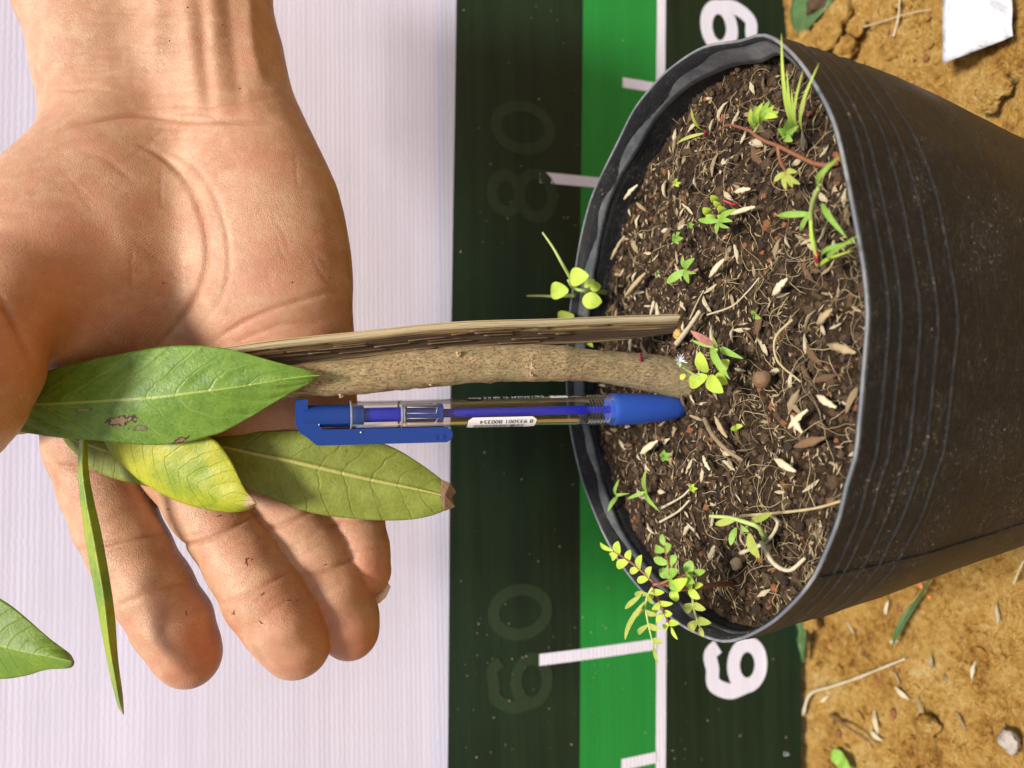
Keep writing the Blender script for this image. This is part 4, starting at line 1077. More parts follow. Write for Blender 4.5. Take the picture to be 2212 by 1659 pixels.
def groove(poly, wpx, depth, cr=1.0, cmask=None):
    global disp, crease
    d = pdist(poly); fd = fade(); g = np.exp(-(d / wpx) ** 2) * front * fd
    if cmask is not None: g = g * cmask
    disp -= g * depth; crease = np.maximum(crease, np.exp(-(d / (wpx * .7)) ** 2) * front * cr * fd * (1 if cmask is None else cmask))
def ridge(poly, wpx, h): 
    global disp
    e_ = pdist(poly); disp += np.exp(-(e_ / wpx) ** 2) * front * h * fade()
zfar = V_[:, 2] > .255   # keeps palm marks off the thumb in front
# wrist lines
groove([(118, 285), (200, 262), (300, 250), (400, 262), (480, 262), (560, 262), (625, 272)], 6, .0008, .75)
groove([(340, 215), (430, 232), (520, 222), (610, 210)], 4, .0003, .35)
groove([(330, 262), (420, 245), (520, 268), (620, 262)], 4, .0003, .35)
groove([(80, 200), (180, 192), (300, 205), (420, 200)], 4, .00022, .2)
groove([(70, 150), (200, 140), (340, 150), (460, 140), (590, 165)], 4, .0002, .18)
# tendons
ridge([(390, -140), (412, 90), (425, 200), (432, 262)], 18, .0008)
ridge([(450, -140), (462, 90), (470, 180), (486, 268)], 18, .0009)
ridge([(535, -60), (545, 100), (570, 190)], 16, .0012)
ridge([(330, -40), (340, 60), (330, 150)], 18, .0008)
groove([(435, -20), (440, 100), (450, 260)], 14, .0007, .42)
groove([(488, -60), (505, 120), (520, 262)], 15, .0007, .42)
# thumb-side line and other palm lines
groove([(270, 305), (330, 325), (390, 375), (425, 440), (445, 520), (440, 590), (415, 650), (375, 710), (330, 760)], 7, .0012, .8)
groove([(330, 318), (400, 345), (450, 400), (480, 470), (495, 560), (480, 640), (420, 720)], 6, .00045, .35)
groove([(440, 750), (520, 700), (590, 668), (680, 640), (750, 620)], 6, .0005, .5)
groove([(500, 745), (600, 705), (720, 690)], 5, .0003, .25)
groove([(160, 320), (230, 345), (300, 400)], 7, .0003, .2)
groove([(-10, 630), (20, 680), (50, 735), (82, 800)], 9, .0012, .75)
# finger joints
groove([(110, 1000), (170, 1012), (250, 1010), (330, 990)], 6, .0009, .8)
groove([(160, 1190), (225, 1175), (300, 1160), (375, 1150)], 6, .0010, .85)
groove([(165, 1206), (240, 1188), (310, 1172)], 4, .0003, .4)
groove([(225, 1320), (300, 1290), (370, 1265), (430, 1250)], 6, .0007, .6)
groove([(370, 1175), (430, 1172), (500, 1140), (560, 1105)], 6, .0010, .85)
groove([(385, 1160), (450, 1150), (520, 1118)], 4, .0003, .4)
groove([(460, 1310), (520, 1290), (585, 1258), (640, 1225)], 6, .0007, .6)
groove([(560, 1140), (610, 1135), (660, 1110), (710, 1085)], 6, .0009, .8)
groove([(640, 1245), (700, 1235), (745, 1215), (780, 1190)], 6, .0007, .6)
groove([(705, 1135), (760, 1130), (830, 1115)], 6, .0008, .7)
groove([(735, 1195), (785, 1188), (840, 1175)], 5, .0004, .4)
rc = random.Random(5)
for _ in range(16):   # fine wrinkles round the wrist
    y = rc.uniform(20, 300); x = rc.uniform(90, 330); L_ = rc.uniform(110, 260)
    groove([(x, y), (x + L_ * .33, y + rc.uniform(-7, 7)), (x + L_ * .66, y + rc.uniform(-7, 7)), (x + L_, y + rc.uniform(-9, 9))], 3.2, .00022, .30)
for _ in range(26):   # fine lines over the palm
    x, y = rc.uniform(120, 680), rc.uniform(310, 730); a = rc.choice((.5, .9, 1.3, -.5)) + rc.uniform(-.3, .3); L_ = rc.uniform(50, 130)
    groove([(x, y), (x + L_ * .5 * math.cos(a) + rc.uniform(-6, 6), y + L_ * .5 * math.sin(a)), (x + L_ * math.cos(a), y + L_ * math.sin(a))], 2.8, .00016, .22)
for ax_, ay_, bx_, by_ in ((225, 1050, 285, 1190), (285, 1190, 375, 1345), (450, 1090, 520, 1210), (520, 1210, 620, 1350), (610, 1085, 680, 1200), (680, 1200, 745, 1330), (765, 1120, 785, 1190)):
    for _ in range(5):  # across and along each finger segment
        t = rc.uniform(.1, .9); cx_, cy_ = ax_ + (bx_ - ax_) * t, ay_ + (by_ - ay_) * t; d_ = math.hypot(bx_ - ax_, by_ - ay_); nx2, ny2 = -(by_ - ay_) / d_, (bx_ - ax_) / d_; w2 = rc.uniform(25, 60)
        groove([(cx_ - nx2 * w2, cy_ - ny2 * w2), (cx_, cy_ + rc.uniform(-4, 4)), (cx_ + nx2 * w2, cy_ + ny2 * w2)], 3, .00014, .2)
# soft flesh between joints
for a, b, s, h in ((300, 1240, 45, .0010), (390, 1390, 50, .0012), (470, 1120, 40, .0006), (550, 1225, 45, .0008), (620, 1350, 50, .0012), (735, 1320, 40, .0010), (785, 1220, 30, .0007), (215, 1100, 50, .0008)):
    disp += np.exp(-((vxp - a) ** 2 + (vyp - b) ** 2) / s ** 2) * front * h
for a, b, s, h in ((430, 1405, 75, .9), (400, 1440, 60, .5), (620, 1290, 80, .55), (680, 1400, 60, .6), (700, 1330, 45, .6), (760, 1400, 70, .8), (800, 1240, 55, .9), (440, 1440, 60, .8), (655, 1440, 55, .6), (130, 620, 170, .55), (30, 760, 110, .75), (600, 640, 150, .30), (560, 1180, 80, .25), (560, 740, 120, .45), (650, 870, 100, .5), (520, 330, 90, .25)):
    red = np.maximum(red, np.exp(-((vxp - a) ** 2 + (vyp - b) ** 2) / s ** 2) * h)
mid = np.array([noise.noise(Vector((a * 45, b * 45, c * 45))) for a, b, c in V_[::1]]) if len(V_) < 400000 else np.zeros(len(V_))
disp += mid * .0004
V_ = V_ + Nn * disp[:, None]
Fw, Dn, Rt = np.array(fw), np.array(dn), np.array(rt)
VW = np.array(CAM) + V_[:, 0:1] * Dn + V_[:, 1:2] * Rt + V_[:, 2:3] * Fw
# camera frame to world keeps orientation or mirrors it: check the winding against the outward normal
NW = Nn[:, 0:1] * Dn + Nn[:, 1:2] * Rt + Nn[:, 2:3] * Fw
q = Q_[len(Q_) // 2]
if np.dot(np.cross(VW[q[2]] - VW[q[0]], VW[q[3]] - VW[q[1]]), NW[q[0]]) < 0: Q_ = Q_[:, ::-1]
per = empty('person', P(300, -330, .30), "bare right forearm and open palm reaching in behind the sapling stem, fingers hanging slightly bent", 'person')
me = bpy.data.meshes.new('hand')
me.vertices.add(len(VW)); me.vertices.foreach_set('co', VW.astype(np.float32).ravel())
me.loops.add(len(Q_) * 4); me.loops.foreach_set('vertex_index', Q_.astype(np.int32).ravel())
me.polygons.add(len(Q_)); me.polygons.foreach_set('loop_start', np.arange(len(Q_), dtype=np.int32) * 4); me.polygons.foreach_set('loop_total', np.full(len(Q_), 4, dtype=np.int32))
me.update(calc_edges=True); me.validate()
me.polygons.foreach_set('use_smooth', [True] * len(me.polygons)); me.materials.append(SKIN)
for nm, arr in (('red', red), ('crease', crease)):
    at = me.attributes.new(nm, 'FLOAT', 'POINT'); at.data.foreach_set('value', arr.astype(np.float32))
link('hand', me, per)
print('hand verts', len(VW))
def nail(pts, d0, name='fingernail'):
    vs, fs = [], []; n = len(pts[0])
    for r_, row in enumerate(pts):
        for i, (x, y) in enumerate(row): vs.append(P(x, y, d0 + .0015 * (1 - r_)))
    for i in range(n - 1): fs.append((i, i + 1, n + i + 1, n + i))
    o = obj(name, vs, fs, NAIL, per); s = o.modifiers.new('t', 'SOLIDIFY'); s.thickness = .0005; return o
nail([[(786, 1280), (800, 1284), (812, 1280), (824, 1270), (834, 1252)], [(795, 1302), (806, 1308), (820, 1303), (834, 1290), (844, 1268)]], .2945)
fr_ = np.where(Nn[:, 2] < -.15)[0]
def skin_pt(vx, vy, up=.0001):
    k = fr_[np.argmin((vxp[fr_] - vx) ** 2 + (vyp[fr_] - vy) ** 2)]; return Vector(VW[k]) + Vector(NW[k]) * up
mb = MB()
for x, y, x2, y2 in ((528, 1206, 534, 1222), (536, 1204, 531, 1216), (541, 1212, 545, 1209), (504, 1320, 507, 1328), (500, 1326, 506, 1324), (562, 1286, 570, 1282), (563, 1342, 567, 1345), (400, 1322, 402, 1330), (640, 1300, 645, 1296), (700, 1222, 705, 1219), (618, 1298, 626, 1296), (468, 1118, 478, 1114), (360, 1098, 366, 1102)):
    a_, b_ = skin_pt(x, y), skin_pt(x2, y2); mb.tube([a_, (a_ + b_) / 2 + Vector((0, 0, .0001)), b_], .00014, 5)
for x, y in ((405, 20), (366, 87), (478, 52), (352, 610), (630, 608), (712, 598), (516, 190)): lump(mb, skin_pt(x, y, 0), .00035)
mb.obj('dirt_mark', plain('dirt_mark', (.09, .035, .02), .8, .2), per)

# ================================================================= weeds
def zpt(vx, vy, h): return at_z(vx, vy, ZS + h)
def shape_w(s, kind):
    if kind == 'blade': return (math.sin(math.pi * min(1, s * .93 + .07)) ** .7) * (1 - .35 * s)
    if kind == 'oval': return math.sin(math.pi * min(1, s * .96 + .03)) ** .62
    if kind == 'heart': return (math.sin(math.pi * (1 - s) ** .75)) ** .55 if 0 < s < 1 else 0.02
    return math.sin(math.pi * s)
def leaflet(a, b, wpx, mat, parent, kind='oval', lift=0.0, tilt=None, fold=.15, label=None):
    a, b = (zpt(*a) if not isinstance(a, Vector) else a), (zpt(*b) if not isinstance(b, Vector) else b)
    d = b - a; L = d.length; dep = (a - CAM).dot(fw); wd = px(wpx, dep) / 2
    nrm = ((CAM - a).normalized() * .8 + Vector((0, 0, .5)) + Vector((rng.uniform(-1, 1), rng.uniform(-1, 1), rng.uniform(-1, 1))) * (.3 if tilt is None else tilt)).normalized()
    side = d.cross(nrm).normalized(); nrm = side.cross(d).normalized()
    vs, fs, uv = [], [], []; n = 11
    for i in range(n):
        s = i / (n - 1); w_ = max(.02, shape_w(s, kind)) * wd
        c_ = a + d * s + nrm * (L * (.12 + lift) * math.sin(math.pi * s))
        for t in (-1, -.5, 0, .5, 1): vs.append(c_ + side * (w_ * t) + nrm * (abs(t) * w_ * fold)); uv.append((s, .5 + t / 2))
    for i in range(n - 1):
        for k in range(4): fs.append((i * 5 + k, i * 5 + k + 1, (i + 1) * 5 + k + 1, (i + 1) * 5 + k))
    o = obj('leaf', vs, fs, mat, parent, True, uv)
    if label: o['label'] = label
    return o
def stemt(pts, r0, r1, mat, parent, name='stem', n=18):
    pp = catmull([zpt(*q) if not isinstance(q, Vector) else q for q in pts], n); mb = MB(); mb.tube(pp, [r0 + (r1 - r0) * k / (n - 1) for k in range(n)], 7); return mb.obj(name, mat, parent)
def weed(name, label, cat, vx, vy): return empty(name, zpt(vx, vy, 0), label, cat)
def SO(vx, vy): p = at_z(vx, vy, ZS); return soil_h(p.x, p.y, False) - ZS

BLADE = NT('thin_blade'); BLADE.color((.58, .74, .13)).rough(.5); BLADE.translucent(.25, (.58, .74, .13)); BLADE = BLADE.m
# grass tuft, upper right corner
w1 = weed('grass_tuft', 'tuft of thin upright lime grass blades by the pinched corner of the pot', 'grass tuft', 1725, 290)
for x, y, h, bx, wd in ((1688, 70, .055, 1718, 7), (1690, 118, .046, 1716, 5), (1770, 135, .050, 1733, 7), (1735, 150, .044, 1722, 5), (1700, 150, .040, 1722, 5), (1710, 190, .03, 1725, 5)):
    leaflet((bx, 285, .004), (x, y, h * .4 + .004), wd + 3, BLADE, w1, 'blade', -.04, .05)
# creeping seedling with fan leaves
w2 = weed('fan_leaf_seedling', 'seedling with creeping red brown stem and fans of small yellow green leaflets', 'seedling', 1800, 355)
stemt([(1812, 352, .002), (1770, 357, .004), (1720, 335, .006), (1680, 315, .008), (1640, 300, .010), (1625, 285, .011), (1575, 270, .006), (1552, 283, .003)], .0008, .0004, STEMR, w2)
stemt([(1680, 315, .008), (1685, 345, .008), (1698, 372, .010)], .0007, .0004, STEMR, w2)
stemt([(1630, 286, .011), (1645, 262, .015), (1668, 245, .018)], .0006, .0003, STEMG, w2)
for k, (x, y) in enumerate(((1622, 235), (1633, 228), (1648, 222), (1662, 218), (1672, 228), (1682, 242), (1680, 252))):
    t = k / 6; leaflet((1632 + 22 * t, 276 - 28 * t, .013 + .004 * t), (x, y, .019 + .002 * t), 15, WEED if k % 2 else LIME, w2)
for x, y in ((1672, 392), (1698, 410), (1712, 405), (1728, 398), (1722, 372)): leaflet((1697, 372, .010), (x, y, .012), 13, YEL, w2)
w3 = weed('seedling', 'small seedling with blunt green leaves at the foot of the thin grass tuft', 'seedling', 1700, 305)
stemt([(1700, 310, .001), (1702, 300, .007)], .0006, .0004, CRIM, w3)
for x, y, wd in ((1680, 278, 15), (1702, 258, 17), (1725, 272, 13), (1712, 305, 17), (1690, 300, 9)): leaflet((1700, 295, .007), (x, y, .011), wd, WEED, w3)
w4 = weed('grass_seedling', 'two bladed grass seedling at the upper left of the soil', 'grass seedling', 1525, 287)
leaflet((1524, 284, .004), (1492, 231, .016), 11, LIME, w4, 'blade'); leaflet((1520, 288, .003), (1460, 312, .006), 9, YEL, w4, 'blade')
stemt([(1524, 292, 0), (1524, 284, .004)], .0007, .0005, CRIM, w4)
# broad grass near front right
w5 = weed('broad_grass', 'jointed grass weed with broad pointed blades leaning on the front rim', 'grass weed', 1765, 575)
stemt([(1768, 575, .001), (1758, 520, .008), (1752, 470, .012), (1758, 430, .017), (1772, 400, .020)], .0009, .0006, STEMG, w5)
stemt([(1768, 575, .0), (1764, 548, .006)], .001, .0008, CRIM, w5)
for a, b, wd in (((1768, 405, .020), (1815, 337, .029), 17), ((1752, 462, .012), (1678, 466, .013), 17), ((1752, 455, .013), (1728, 500, .010), 12), ((1752, 468, .012), (1766, 560, .007), 9), ((1775, 440, .014), (1830, 515, .016), 15), ((1790, 560, .012), (1857, 507, .024), 12), ((1776, 560, .008), (1850, 522, .019), 14), ((1772, 575, .006), (1845, 540, .014), 10)):
    leaflet(a, b, wd, WEED if wd > 10 else LIME, w5, 'blade', 0, .2)
w6 = weed('round_leaf_seedling', 'seedling of round pale leaves on crimson stems on the back right soil', 'seedling', 1590, 440)
stemt([(1600, 440, .0), (1585, 442, .004), (1562, 432, .007)], .0005, .0004, CRIM, w6)
for x, y, wd in ((1545, 428, 17), (1528, 455, 18), (1535, 470, 18), (1562, 450, 18), (1552, 440, 14), (1560, 470, 14)): leaflet((x + rng.uniform(4, 9), y + 6, .006), (x - 10, y - 6, .010), wd, LIME, w6, 'oval', 0, .1)
w7 = weed('seedling', 'green seedling of pointed leaves tucked beside the round leaved one', 'seedling', 1555, 480)
stemt([(1556, 484, 0), (1555, 478, .006)], .0006, .0004, STEMG, w7)
for x, y, wd in ((1508, 475, 13), (1548, 505, 12), (1590, 452, 14), (1582, 478, 12), (1575, 492, 10)): leaflet((1556, 477, .006), (x, y, .010), wd, WEED, w7)
w8 = weed('seedling', 'four-leaved blue green seedling in the back middle of the soil', 'seedling', 1480, 583)
stemt([(1482, 590, 0), (1482, 582, .006)], .0006, .0004, STEMG, w8)
for x, y, wd in ((1440, 611, 18), (1475, 552, 11), (1500, 558, 16), (1488, 612, 13), (1504, 590, 8)): leaflet((1482, 583, .006), (x, y, .010), wd, WEED, w8)
# heart-leaf plant over the back rim
w9 = weed('heart_leaf_plant', 'lime heart leaved plant with two tapering spikes drooping over the back rim', 'plant', 1300, 640)
stemt([(1310, 632, .0), (1290, 630, .008), (1260, 628, .018), (1238, 622, .022), (1228, 605, .026)], .0011, .0007, STEMG, w9)
stemt([(1236, 606, .025), (1215, 570, .032), (1195, 535, .036), (1172, 502, .040)], .0009, .0004, STEMG, w9, 'spike')
stemt([(1240, 638, .022), (1200, 640, .025), (1165, 639, .028), (1139, 639, .030)], .0009, .0004, STEMG, w9, 'spike')
for a, b, wd in (((1232, 602, .027), (1272, 596, .023), 40), ((1228, 628, .026), (1190, 628, .03), 38), ((1258, 648, .02), (1300, 652, .013), 36), ((1275, 622, .014), (1298, 618, .01), 22), ((1262, 620, .016), (1285, 605, .012), 16), ((1240, 682, .015), (1205, 684, .018), 26)):
    leaflet(a, b, wd, LIME, w9, 'oval', .02, .12, .25)
# centre weeds
w10 = weed('flowering_weed', 'lime weed with rounded leaves and one tiny white flower by the sapling foot', 'weed', 1530, 835)
stemt([(1535, 840, 0), (1530, 822, .010), (1505, 812, .014), (1485, 800, .017), (1472, 790, .020)], .0006, .0004, STEMG, w10)
for a, b, wd in (((1525, 805, .012), (1512, 760, .016), 30), ((1528, 812, .012), (1489, 832, .012), 31), ((1530, 815, .013), (1562, 848, .014), 32), ((1552, 800, .010), (1575, 778, .012), 30), ((1545, 812, .008), (1572, 828, .008), 26), ((1480, 808, .015), (1470, 820, .016), 12), ((1536, 780, .008), (1552, 772, .009), 20)):
    leaflet(a, b, wd, LIME, w10, 'oval', 0, .12)
fc = zpt(1467, 778, .021); mb = MB()
for k in range(16):
    a = k * .39; d = Vector((math.cos(a), -.4 + .3 * math.sin(k * 2.1), math.sin(a))) * .0023 * rng.uniform(.7, 1.1); s_ = d.cross(Vector((0, 1, 0))).normalized() * .00022
    mb.add([fc - s_, fc + s_, fc + d + s_ * .5, fc + d - s_ * .5], [(0, 1, 2, 3)])
mb.obj('flower', WHITE, w10, False); mb = MB(); lump(mb, zpt(1470, 788, .0205), .0009); mb.obj('flower_base', STEMG, w10)
w11 = weed('pink_tipped_grass', 'grass seedling with one dusty pink blade in front of the sapling foot', 'grass seedling', 1550, 762)
stemt([(1552, 770, 0), (1548, 755, .010)], .0008, .0006, STEMG, w11)
leaflet((1542, 745, .012), (1491, 714, .018), 20, PINK, w11, 'blade', 0, .05, label='dusty pink blade')
for a, b, wd in (((1540, 750, .010), (1494, 735, .013), 10), ((1548, 750, .010), (1541, 728, .013), 14), ((1538, 750, .014), (1577, 820, .016), 20), ((1556, 752, .008), (1606, 775, .008), 17)): leaflet(a, b, wd, WEED, w11, 'blade', 0, .08)
# pair of grass seedlings lower left
for (cx_, cy_, tips, lb) in ((1333, 1073, ((1338, 1034, 11), (1313, 1105, 12), (1360, 1066, 9)), 'small three-bladed grass seedling nearest the back rim'),
                             (1396, 1062, ((1395, 1014, 13), (1355, 1078, 10), (1425, 1105, 12)), 'three-bladed grass seedling right of its nearly identical neighbour by the back rim')):
    q = weed('grass_seedling', lb, 'grass seedling', cx_, cy_ + 6); stemt([(cx_, cy_ + 8, 0), (cx_, cy_, .005)], .0006, .0004, STEMG, q)
    for x, y, wd in tips: leaflet((cx_, cy_, .005), (x, y, .010), wd, WEED, q, 'blade', 0, .1)
# overhanging seedling with many leaflets, lower left
wA = weed('pinnate_seedling', 'red stemmed seedling with rows of oval leaflets arching over the lower left rim', 'seedling', 1560, 1262)
stemt([(1590, 1262, .0), (1555, 1262, .010), (1500, 1268, .022), (1450, 1262, .032), (1410, 1262, .038)], .0010, .0007, STEMR, wA)
def frond(pts, pairs, L, wd, mat, a0=0, skip=()):
    """rachis through pts with leaflets on both sides (offsets in picture units)"""
    pp = catmull([(p[0], p[1], 0) for p in pts], 40); hh_ = [pts[0][2] + (pts[-1][2] - pts[0][2]) * i / 39 for i in range(40)]
    stemt([(pp[i].x, pp[i].y, hh_[i]) for i in range(0, 40, 6)] + [(pp[39].x, pp[39].y, hh_[39])], .00055, .0003, STEMR if mat is not YEL else STEMG, wA, 'branch', 14)
    for k in range(pairs):
        i = int(39 * (k + .6) / pairs); p = pp[i]; t = (pp[min(39, i + 1)] - pp[i - 1]).normalized(); n = Vector((-t.y, t.x, 0))
        for s in (-1, 1):
            if (k, s) in skip: continue
            d = (n * s * .85 + t * .5) * L * (1 - .35 * k / pairs) * rng.uniform(.7, 1.25)
            leaflet((p.x, p.y, hh_[i]), (p.x + d.x, p.y + d.y, hh_[i] + rng.uniform(-.002, .003)), wd * rng.uniform(1.05, 1.45), mat, wA, 'oval', 0, .3)
    leaflet((pp[39].x, pp[39].y, hh_[39]), (pp[39].x + (pp[39] - pp[36]).x * 4, pp[39].y + (pp[39] - pp[36]).y * 4, hh_[39]), wd * .8, mat, wA)
frond([(1412, 1258, .038), (1380, 1228, .041), (1350, 1206, .043), (1325, 1190, .045)], 4, 31, 14, LIME)
frond([(1448, 1258, .032), (1446, 1225, .036), (1440, 1200, .038), (1435, 1178, .04)], 3, 32, 17, WEED)
frond([(1425, 1262, .036), (1460, 1248, .032), (1500, 1238, .028)], 2, 33, 19, WEED)
frond([(1440, 1264, .034), (1470, 1275, .030), (1500, 1268, .026)], 2, 33, 18, LIME)
frond([(1408, 1268, .038), (1425, 1300, .036), (1440, 1335, .034), (1450, 1355, .033)], 4, 29, 11, LIME)
frond([(1410, 1270, .038), (1395, 1300, .040), (1400, 1345, .040), (1412, 1395, .038)], 4, 32, 10, YEL, skip=((3, 1),))
frond([(1495, 1285, .024), (1500, 1320, .022), (1512, 1355, .02)], 2, 30, 14, YEL)
leaflet((1392, 1300, .040), (1350, 1382, .042), 12, YEL, wA); leaflet((1385, 1285, .040), (1350, 1315, .043), 11, YEL, wA)
# yellowing plant
wB = weed('yellowing_seedling', 'yellowing seedling with a pale spike and curled cream leaf in the lower soil', 'seedling', 1650, 1170)
stemt([(1655, 1172, .002), (1640, 1140, .010), (1610, 1128, .013), (1575, 1118, .015), (1533, 1115, .018)], .0010, .0006, STEMG, wB, 'spike')
for a, b, wd, mt in (((1590, 1122, .014), (1545, 1133, .017), 15, YEL), ((1590, 1140, .012), (1578, 1178, .014), 15, WEED), ((1600, 1135, .012), (1618, 1148, .013), 12, WEED), ((1618, 1152, .012), (1640, 1205, .012), 24, YEL), ((1625, 1122, .012), (1668, 1108, .014), 15, YEL)): leaflet(a, b, wd, mt, wB)
# single tiny seedlings
for k, (x, y, s_, lb) in enumerate(((1463, 514, 13, 'tiny crowded green rosette between the husks at the back of the soil'), (1462, 395, 9, 'tiny lime sprout with bead leaves near the upper left soil edge'), (1437, 985, 13, 'tiny pale green sprout behind the pen grip'), (1592, 925, 14, 'tiny two-leaved sprout right of the pen tip'),
                                    (1633, 680, 13, 'tiny folded yellow sprout right of the sapling'), (1497, 1055, 10, 'tiny rounded blue green sprout beside the fine straw'), (1492, 487, 8, 'smallest rosette, above the crowded one'), (1272, 742, 12, 'lime sprout peeping between stake and stem at the back'), (1424, 590, 7, 'single lime seed leaf above the four-leaved seedling'))):
    q = weed('sprout', lb, 'sprout', x, y); stemt([(x + 2, y + 3, 0), (x, y, .004)], .0004, .0003, STEMG, q)
    for j in range(2 if k in (3, 4, 7, 8) else 5):
        a = j * (2.9 if k in (3, 4, 7, 8) else 1.3) + k; leaflet((x, y, .004), (x + math.cos(a) * s_, y + math.sin(a) * s_, .007), s_ * .9, LIME if k % 2 else WEED, q)

# ================================================================= things on the ground
for k in range(2):
    mb = MB()
    for _ in range((6500, 420)[k]):
        x, y = rng.uniform(-.4, .4), rng.uniform(.02, .55); 
        if math.hypot(x - cen.x, y - cen.y) < .085: continue
        r = rng.uniform(.0005, .0018) * (2.0 if rng.random() < .14 else 1); lump(mb, (x, y, ground_h(x, y) + r * .3), r)
    tag(mb.obj('gravel', (DIRT, CRUMB[2])[k], None, False), ('loose sandy grains', 'dark reddish grit')[k] + ' strewn over the ochre ground', 'grit', kind='stuff')
def gpt(vx, vy, h=0): return at_z(vx, vy, ZG + h)
def clod(vx, vy, rp, label, mat=DIRT, nm='dirt_clod'):
    vs, fs = [], []; p = gpt(vx, vy, .004); r = px(rp, (p - CAM).dot(fw)); nu, nv = 22, 14
    for j in range(nv + 1):
        for i in range(nu):
            a, b = 2 * math.pi * i / nu, math.pi * j / nv; q = Vector((math.sin(b) * math.cos(a), math.sin(b) * math.sin(a), math.cos(b) * .75))
            vs.append(p + q * r * (1 + .45 * noise.noise(q * 1.6 + Vector((vx * .1, vy * .1, 0))) + .32 * noise.noise(q * 4 + Vector((vx, 0, 0)))))
    for j in range(nv):
        for i in range(nu): fs.append((j * nu + i, j * nu + (i + 1) % nu, (j + 1) * nu + (i + 1) % nu, (j + 1) * nu + i))
    tag(obj(nm, vs, fs, mat), label, 'dirt clod')
clod(1790, 72, 40, 'largest tan dirt clod behind the pinched corner of the pot'); clod(1745, 100, 32, 'tan clod touching the bag behind the pinched corner')
clod(1828, 105, 26, 'small tan clod right of the largest one'); clod(1815, 28, 32, 'tan clod at the picture edge above the largest one'); clod(1850, 60, 22, 'smallest tan clod in the heap by the pinched corner')
clod(2150, 190, 34, 'yellowish dirt lump below the white paper'); clod(2140, 225, 20, 'small ochre lump below the yellowish lump'); clod(1770, 8, 26, 'dark clod beside the green strip at the banner foot', CRUMB[1])
clod(2005, 1570, 24, 'pale yellow lump on the bare dirt near the lower picture edge'); clod(2180, 1600, 22, 'grey stone half buried in the dirt at the corner', plain('grey_stone', (.34, .29, .24), .85, .3, 200, .001)); clod(1752, 1345, 20, 'ochre clod by the green blade at the banner foot')
def flat_leaf(name, label, cat, A, M, B, mat, h=.004, thick=.0003):
    a, m_, b = (catmull([(x, y, 0) for x, y in q], 24) for q in (A, M, B)); vs, fs, uv = [], [], []
    for i in range(24):
        for k in range(9):
            t = (k - 4) / 4; q = m_[i].lerp(a[i] if t < 0 else b[i], abs(t)); vs.append(at_z(q.x, q.y, ZG + h + .001 * abs(t) + .0012 * math.sin(i * .5))); uv.append((i / 23, .5 + t / 2))
    for i in range(23):
        for k in range(8): fs.append((i * 9 + k, i * 9 + k + 1, (i + 1) * 9 + k + 1, (i + 1) * 9 + k))
    o = obj(name, vs, fs, mat, None, True, uv); s = o.modifiers.new('t', 'SOLIDIFY'); s.thickness = thick; return tag(o, label, cat)
GRN = leaf_mat('grass_dull', (.06, .13, .04), (.10, .18, .06), (.28, .34, .09), (.1, .17, .06), speck=.2)
flat_leaf('fallen_grass', 'wide dull green blade lying at the banner foot by the pinched corner', 'grass blade', [(1735, -60), (1712, 0), (1708, 40), (1722, 72)], [(1770, -60), (1752, 0), (1738, 45), (1730, 78)], [(1830, -60), (1800, 0), (1762, 45), (1734, 78)], GRN, .005)
flat_leaf('fallen_grass', 'narrow green blade lying along the banner foot below the pot', 'grass blade', [(1716, 1320), (1720, 1370), (1728, 1410), (1734, 1432)], [(1727, 1320), (1729, 1370), (1733, 1410), (1736, 1432)], [(1742, 1320), (1741, 1370), (1738, 1410), (1738, 1432)], GRN, .006)
flat_leaf('fallen_grass', 'thin curved dry grass blade on the dirt below the pot', 'grass blade', [(2012, 1240), (1985, 1285), (1948, 1330), (1930, 1370), (1928, 1398)], [(2014, 1240), (1988, 1287), (1954, 1334), (1935, 1372), (1928, 1398)], [(2016, 1240), (1991, 1289), (1961, 1338), (1941, 1374), (1928, 1398)], GRN, .006)
flat_leaf('fallen_leaf', 'small bright green leaf lying on the dirt at the lower edge', 'leaf', [(1793, 1630), (1800, 1619), (1815, 1622), (1828, 1640), (1840, 1665)], [(1793, 1630), (1806, 1632), (1816, 1640), (1828, 1655), (1840, 1665)], [(1793, 1630), (1798, 1645), (1808, 1655), (1820, 1668), (1840, 1665)], WEED, .005)
def gtwig(label, pts, r, mat, nm='twig'):
    pp = catmull([gpt(a, b, h) for a, b, h in pts], 24); mb = MB(); mb.tube(pp, [r * rng.uniform(.6, 1.2) * (1 - .4 * k / 23) for k in range(24)], 6); tag(mb.obj(nm, mat), label, nm.replace('_', ' '))
gtwig('long pale dry stalk lying on the dirt parallel to the banner', [(1735, 1545, .003), (1750, 1500, .004), (1800, 1482, .004), (1850, 1465, .004), (1900, 1445, .004), (1955, 1423, .003)], .0012, STEMP, 'dry_stalk')
gtwig('brown curved twig on the dirt near the lower edge', [(1795, 1545, .002), (1830, 1570, .004), (1875, 1600, .003), (1885, 1615, .002)], .0013, HUSK[2])
gtwig('thin straw bent on the dirt behind the pot', [(1930, 80, .003), (1940, 40, .004), (1945, -20, .003)], .0008, STEMP)
gtwig('thin white root lying near the lower wall of the pot', [(2190, 1260, .003), (2200, 1235, .004), (2212, 1210, .003)], .0009, ROOT[0])
gtwig('dark green grass stalk on the dirt right of the paper', [(2190, 170, .003), (2150, 205, .004), (2130, 245, .003)], .0009, GRN, 'grass_stalk')
gtwig('thin straw lying across the dirt above the pot wall', [(1860, 60, .004), (1960, 30, .004), (2010, 20, .004)], .0005, STEMP)
gh = [(1820, 1360), (1903, 1316), (1918, 1387), (1927, 1466), (1893, 1560), (1885, 1590), (2010, 1430), (1780, 1510), (2140, 1330), (2075, 1560), (1940, 1500), (2100, 1450), (1990, 1530)]
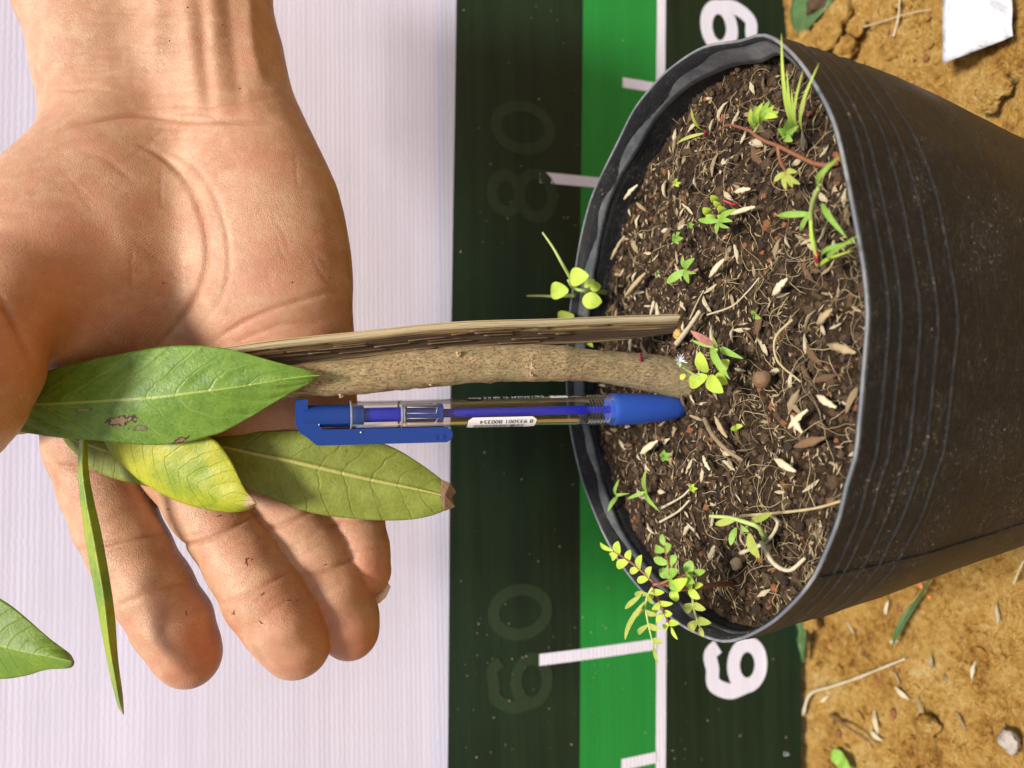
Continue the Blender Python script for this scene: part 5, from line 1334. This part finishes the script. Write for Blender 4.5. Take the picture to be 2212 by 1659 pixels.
for i, (x, y) in enumerate(gh):
    p = gpt(x, y); put_husk(p.x, p.y, rng.uniform(.009, .014), ground_h(p.x, p.y) + .0025, 0 if i % 3 else 1, 'husk', 'pale husk on the ochre dirt ' + ('just under the pot wall', 'above the dry stalk', 'touching the dry stalk', 'at the lower end of the dry stalk', 'by the brown curved twig', 'left of the brown curved twig', 'halfway to the picture edge', 'next to the banner foot', 'furthest up and right', 'near the pale yellow lump', 'below the dry stalk middle', 'right of all others', 'between dry stalk and pale yellow lump')[i], 'pale husks on the open dirt')
for i, (x, y) in enumerate(((2000, 1290), (1985, 1265), (1985, 1430), (1780, 1400), (1960, 320), (2050, 40))):
    mb = MB(); p = gpt(x, y); lump(mb, (p.x, p.y, ground_h(p.x, p.y) + .001), .0015); tag(mb.obj('red_grit', RED, None, False), 'orange red brick fleck ' + ('just below the pot wall', 'nearest the pot wall below the pot', 'above the end of the dry stalk', 'by the green blade at the banner foot', 'between paper and pot wall', 'left of the paper scrap')[i], 'brick fleck', 'orange red brick flecks on the dirt')
# white paper scrap
pc = [(2034, -50), (2175, -45), (2192, 78), (2037, 137)]
vs, fs = [], []
for i in range(15):
    for k in range(15):
        s, t = i / 14, k / 14; a = Vector(pc[0] + (0,)).lerp(Vector(pc[1] + (0,)), s); b = Vector(pc[3] + (0,)).lerp(Vector(pc[2] + (0,)), s); q = a.lerp(b, t)
        q.x += 5 * math.sin(t * 5) * (1 if s > .9 else .2); vs.append(at_z(q.x, q.y, .010 + .003 * math.sin(s * 3 + t * 2) + .003 * noise.noise(Vector((s * 3, t * 3, 0))) + .0025 * abs(s * .7 + t * .6 - .75) + .004 * max(0, t - .7)))
for i in range(14):
    for k in range(14): fs.append((i * 15 + k, i * 15 + k + 1, (i + 1) * 15 + k + 1, (i + 1) * 15 + k))
o = obj('paper_scrap', vs, fs, PAPER); s = o.modifiers.new('t', 'SOLIDIFY'); s.thickness = .0004
tag(o, 'crumpled white paper scrap lying on the ochre dirt above the pot', 'paper')
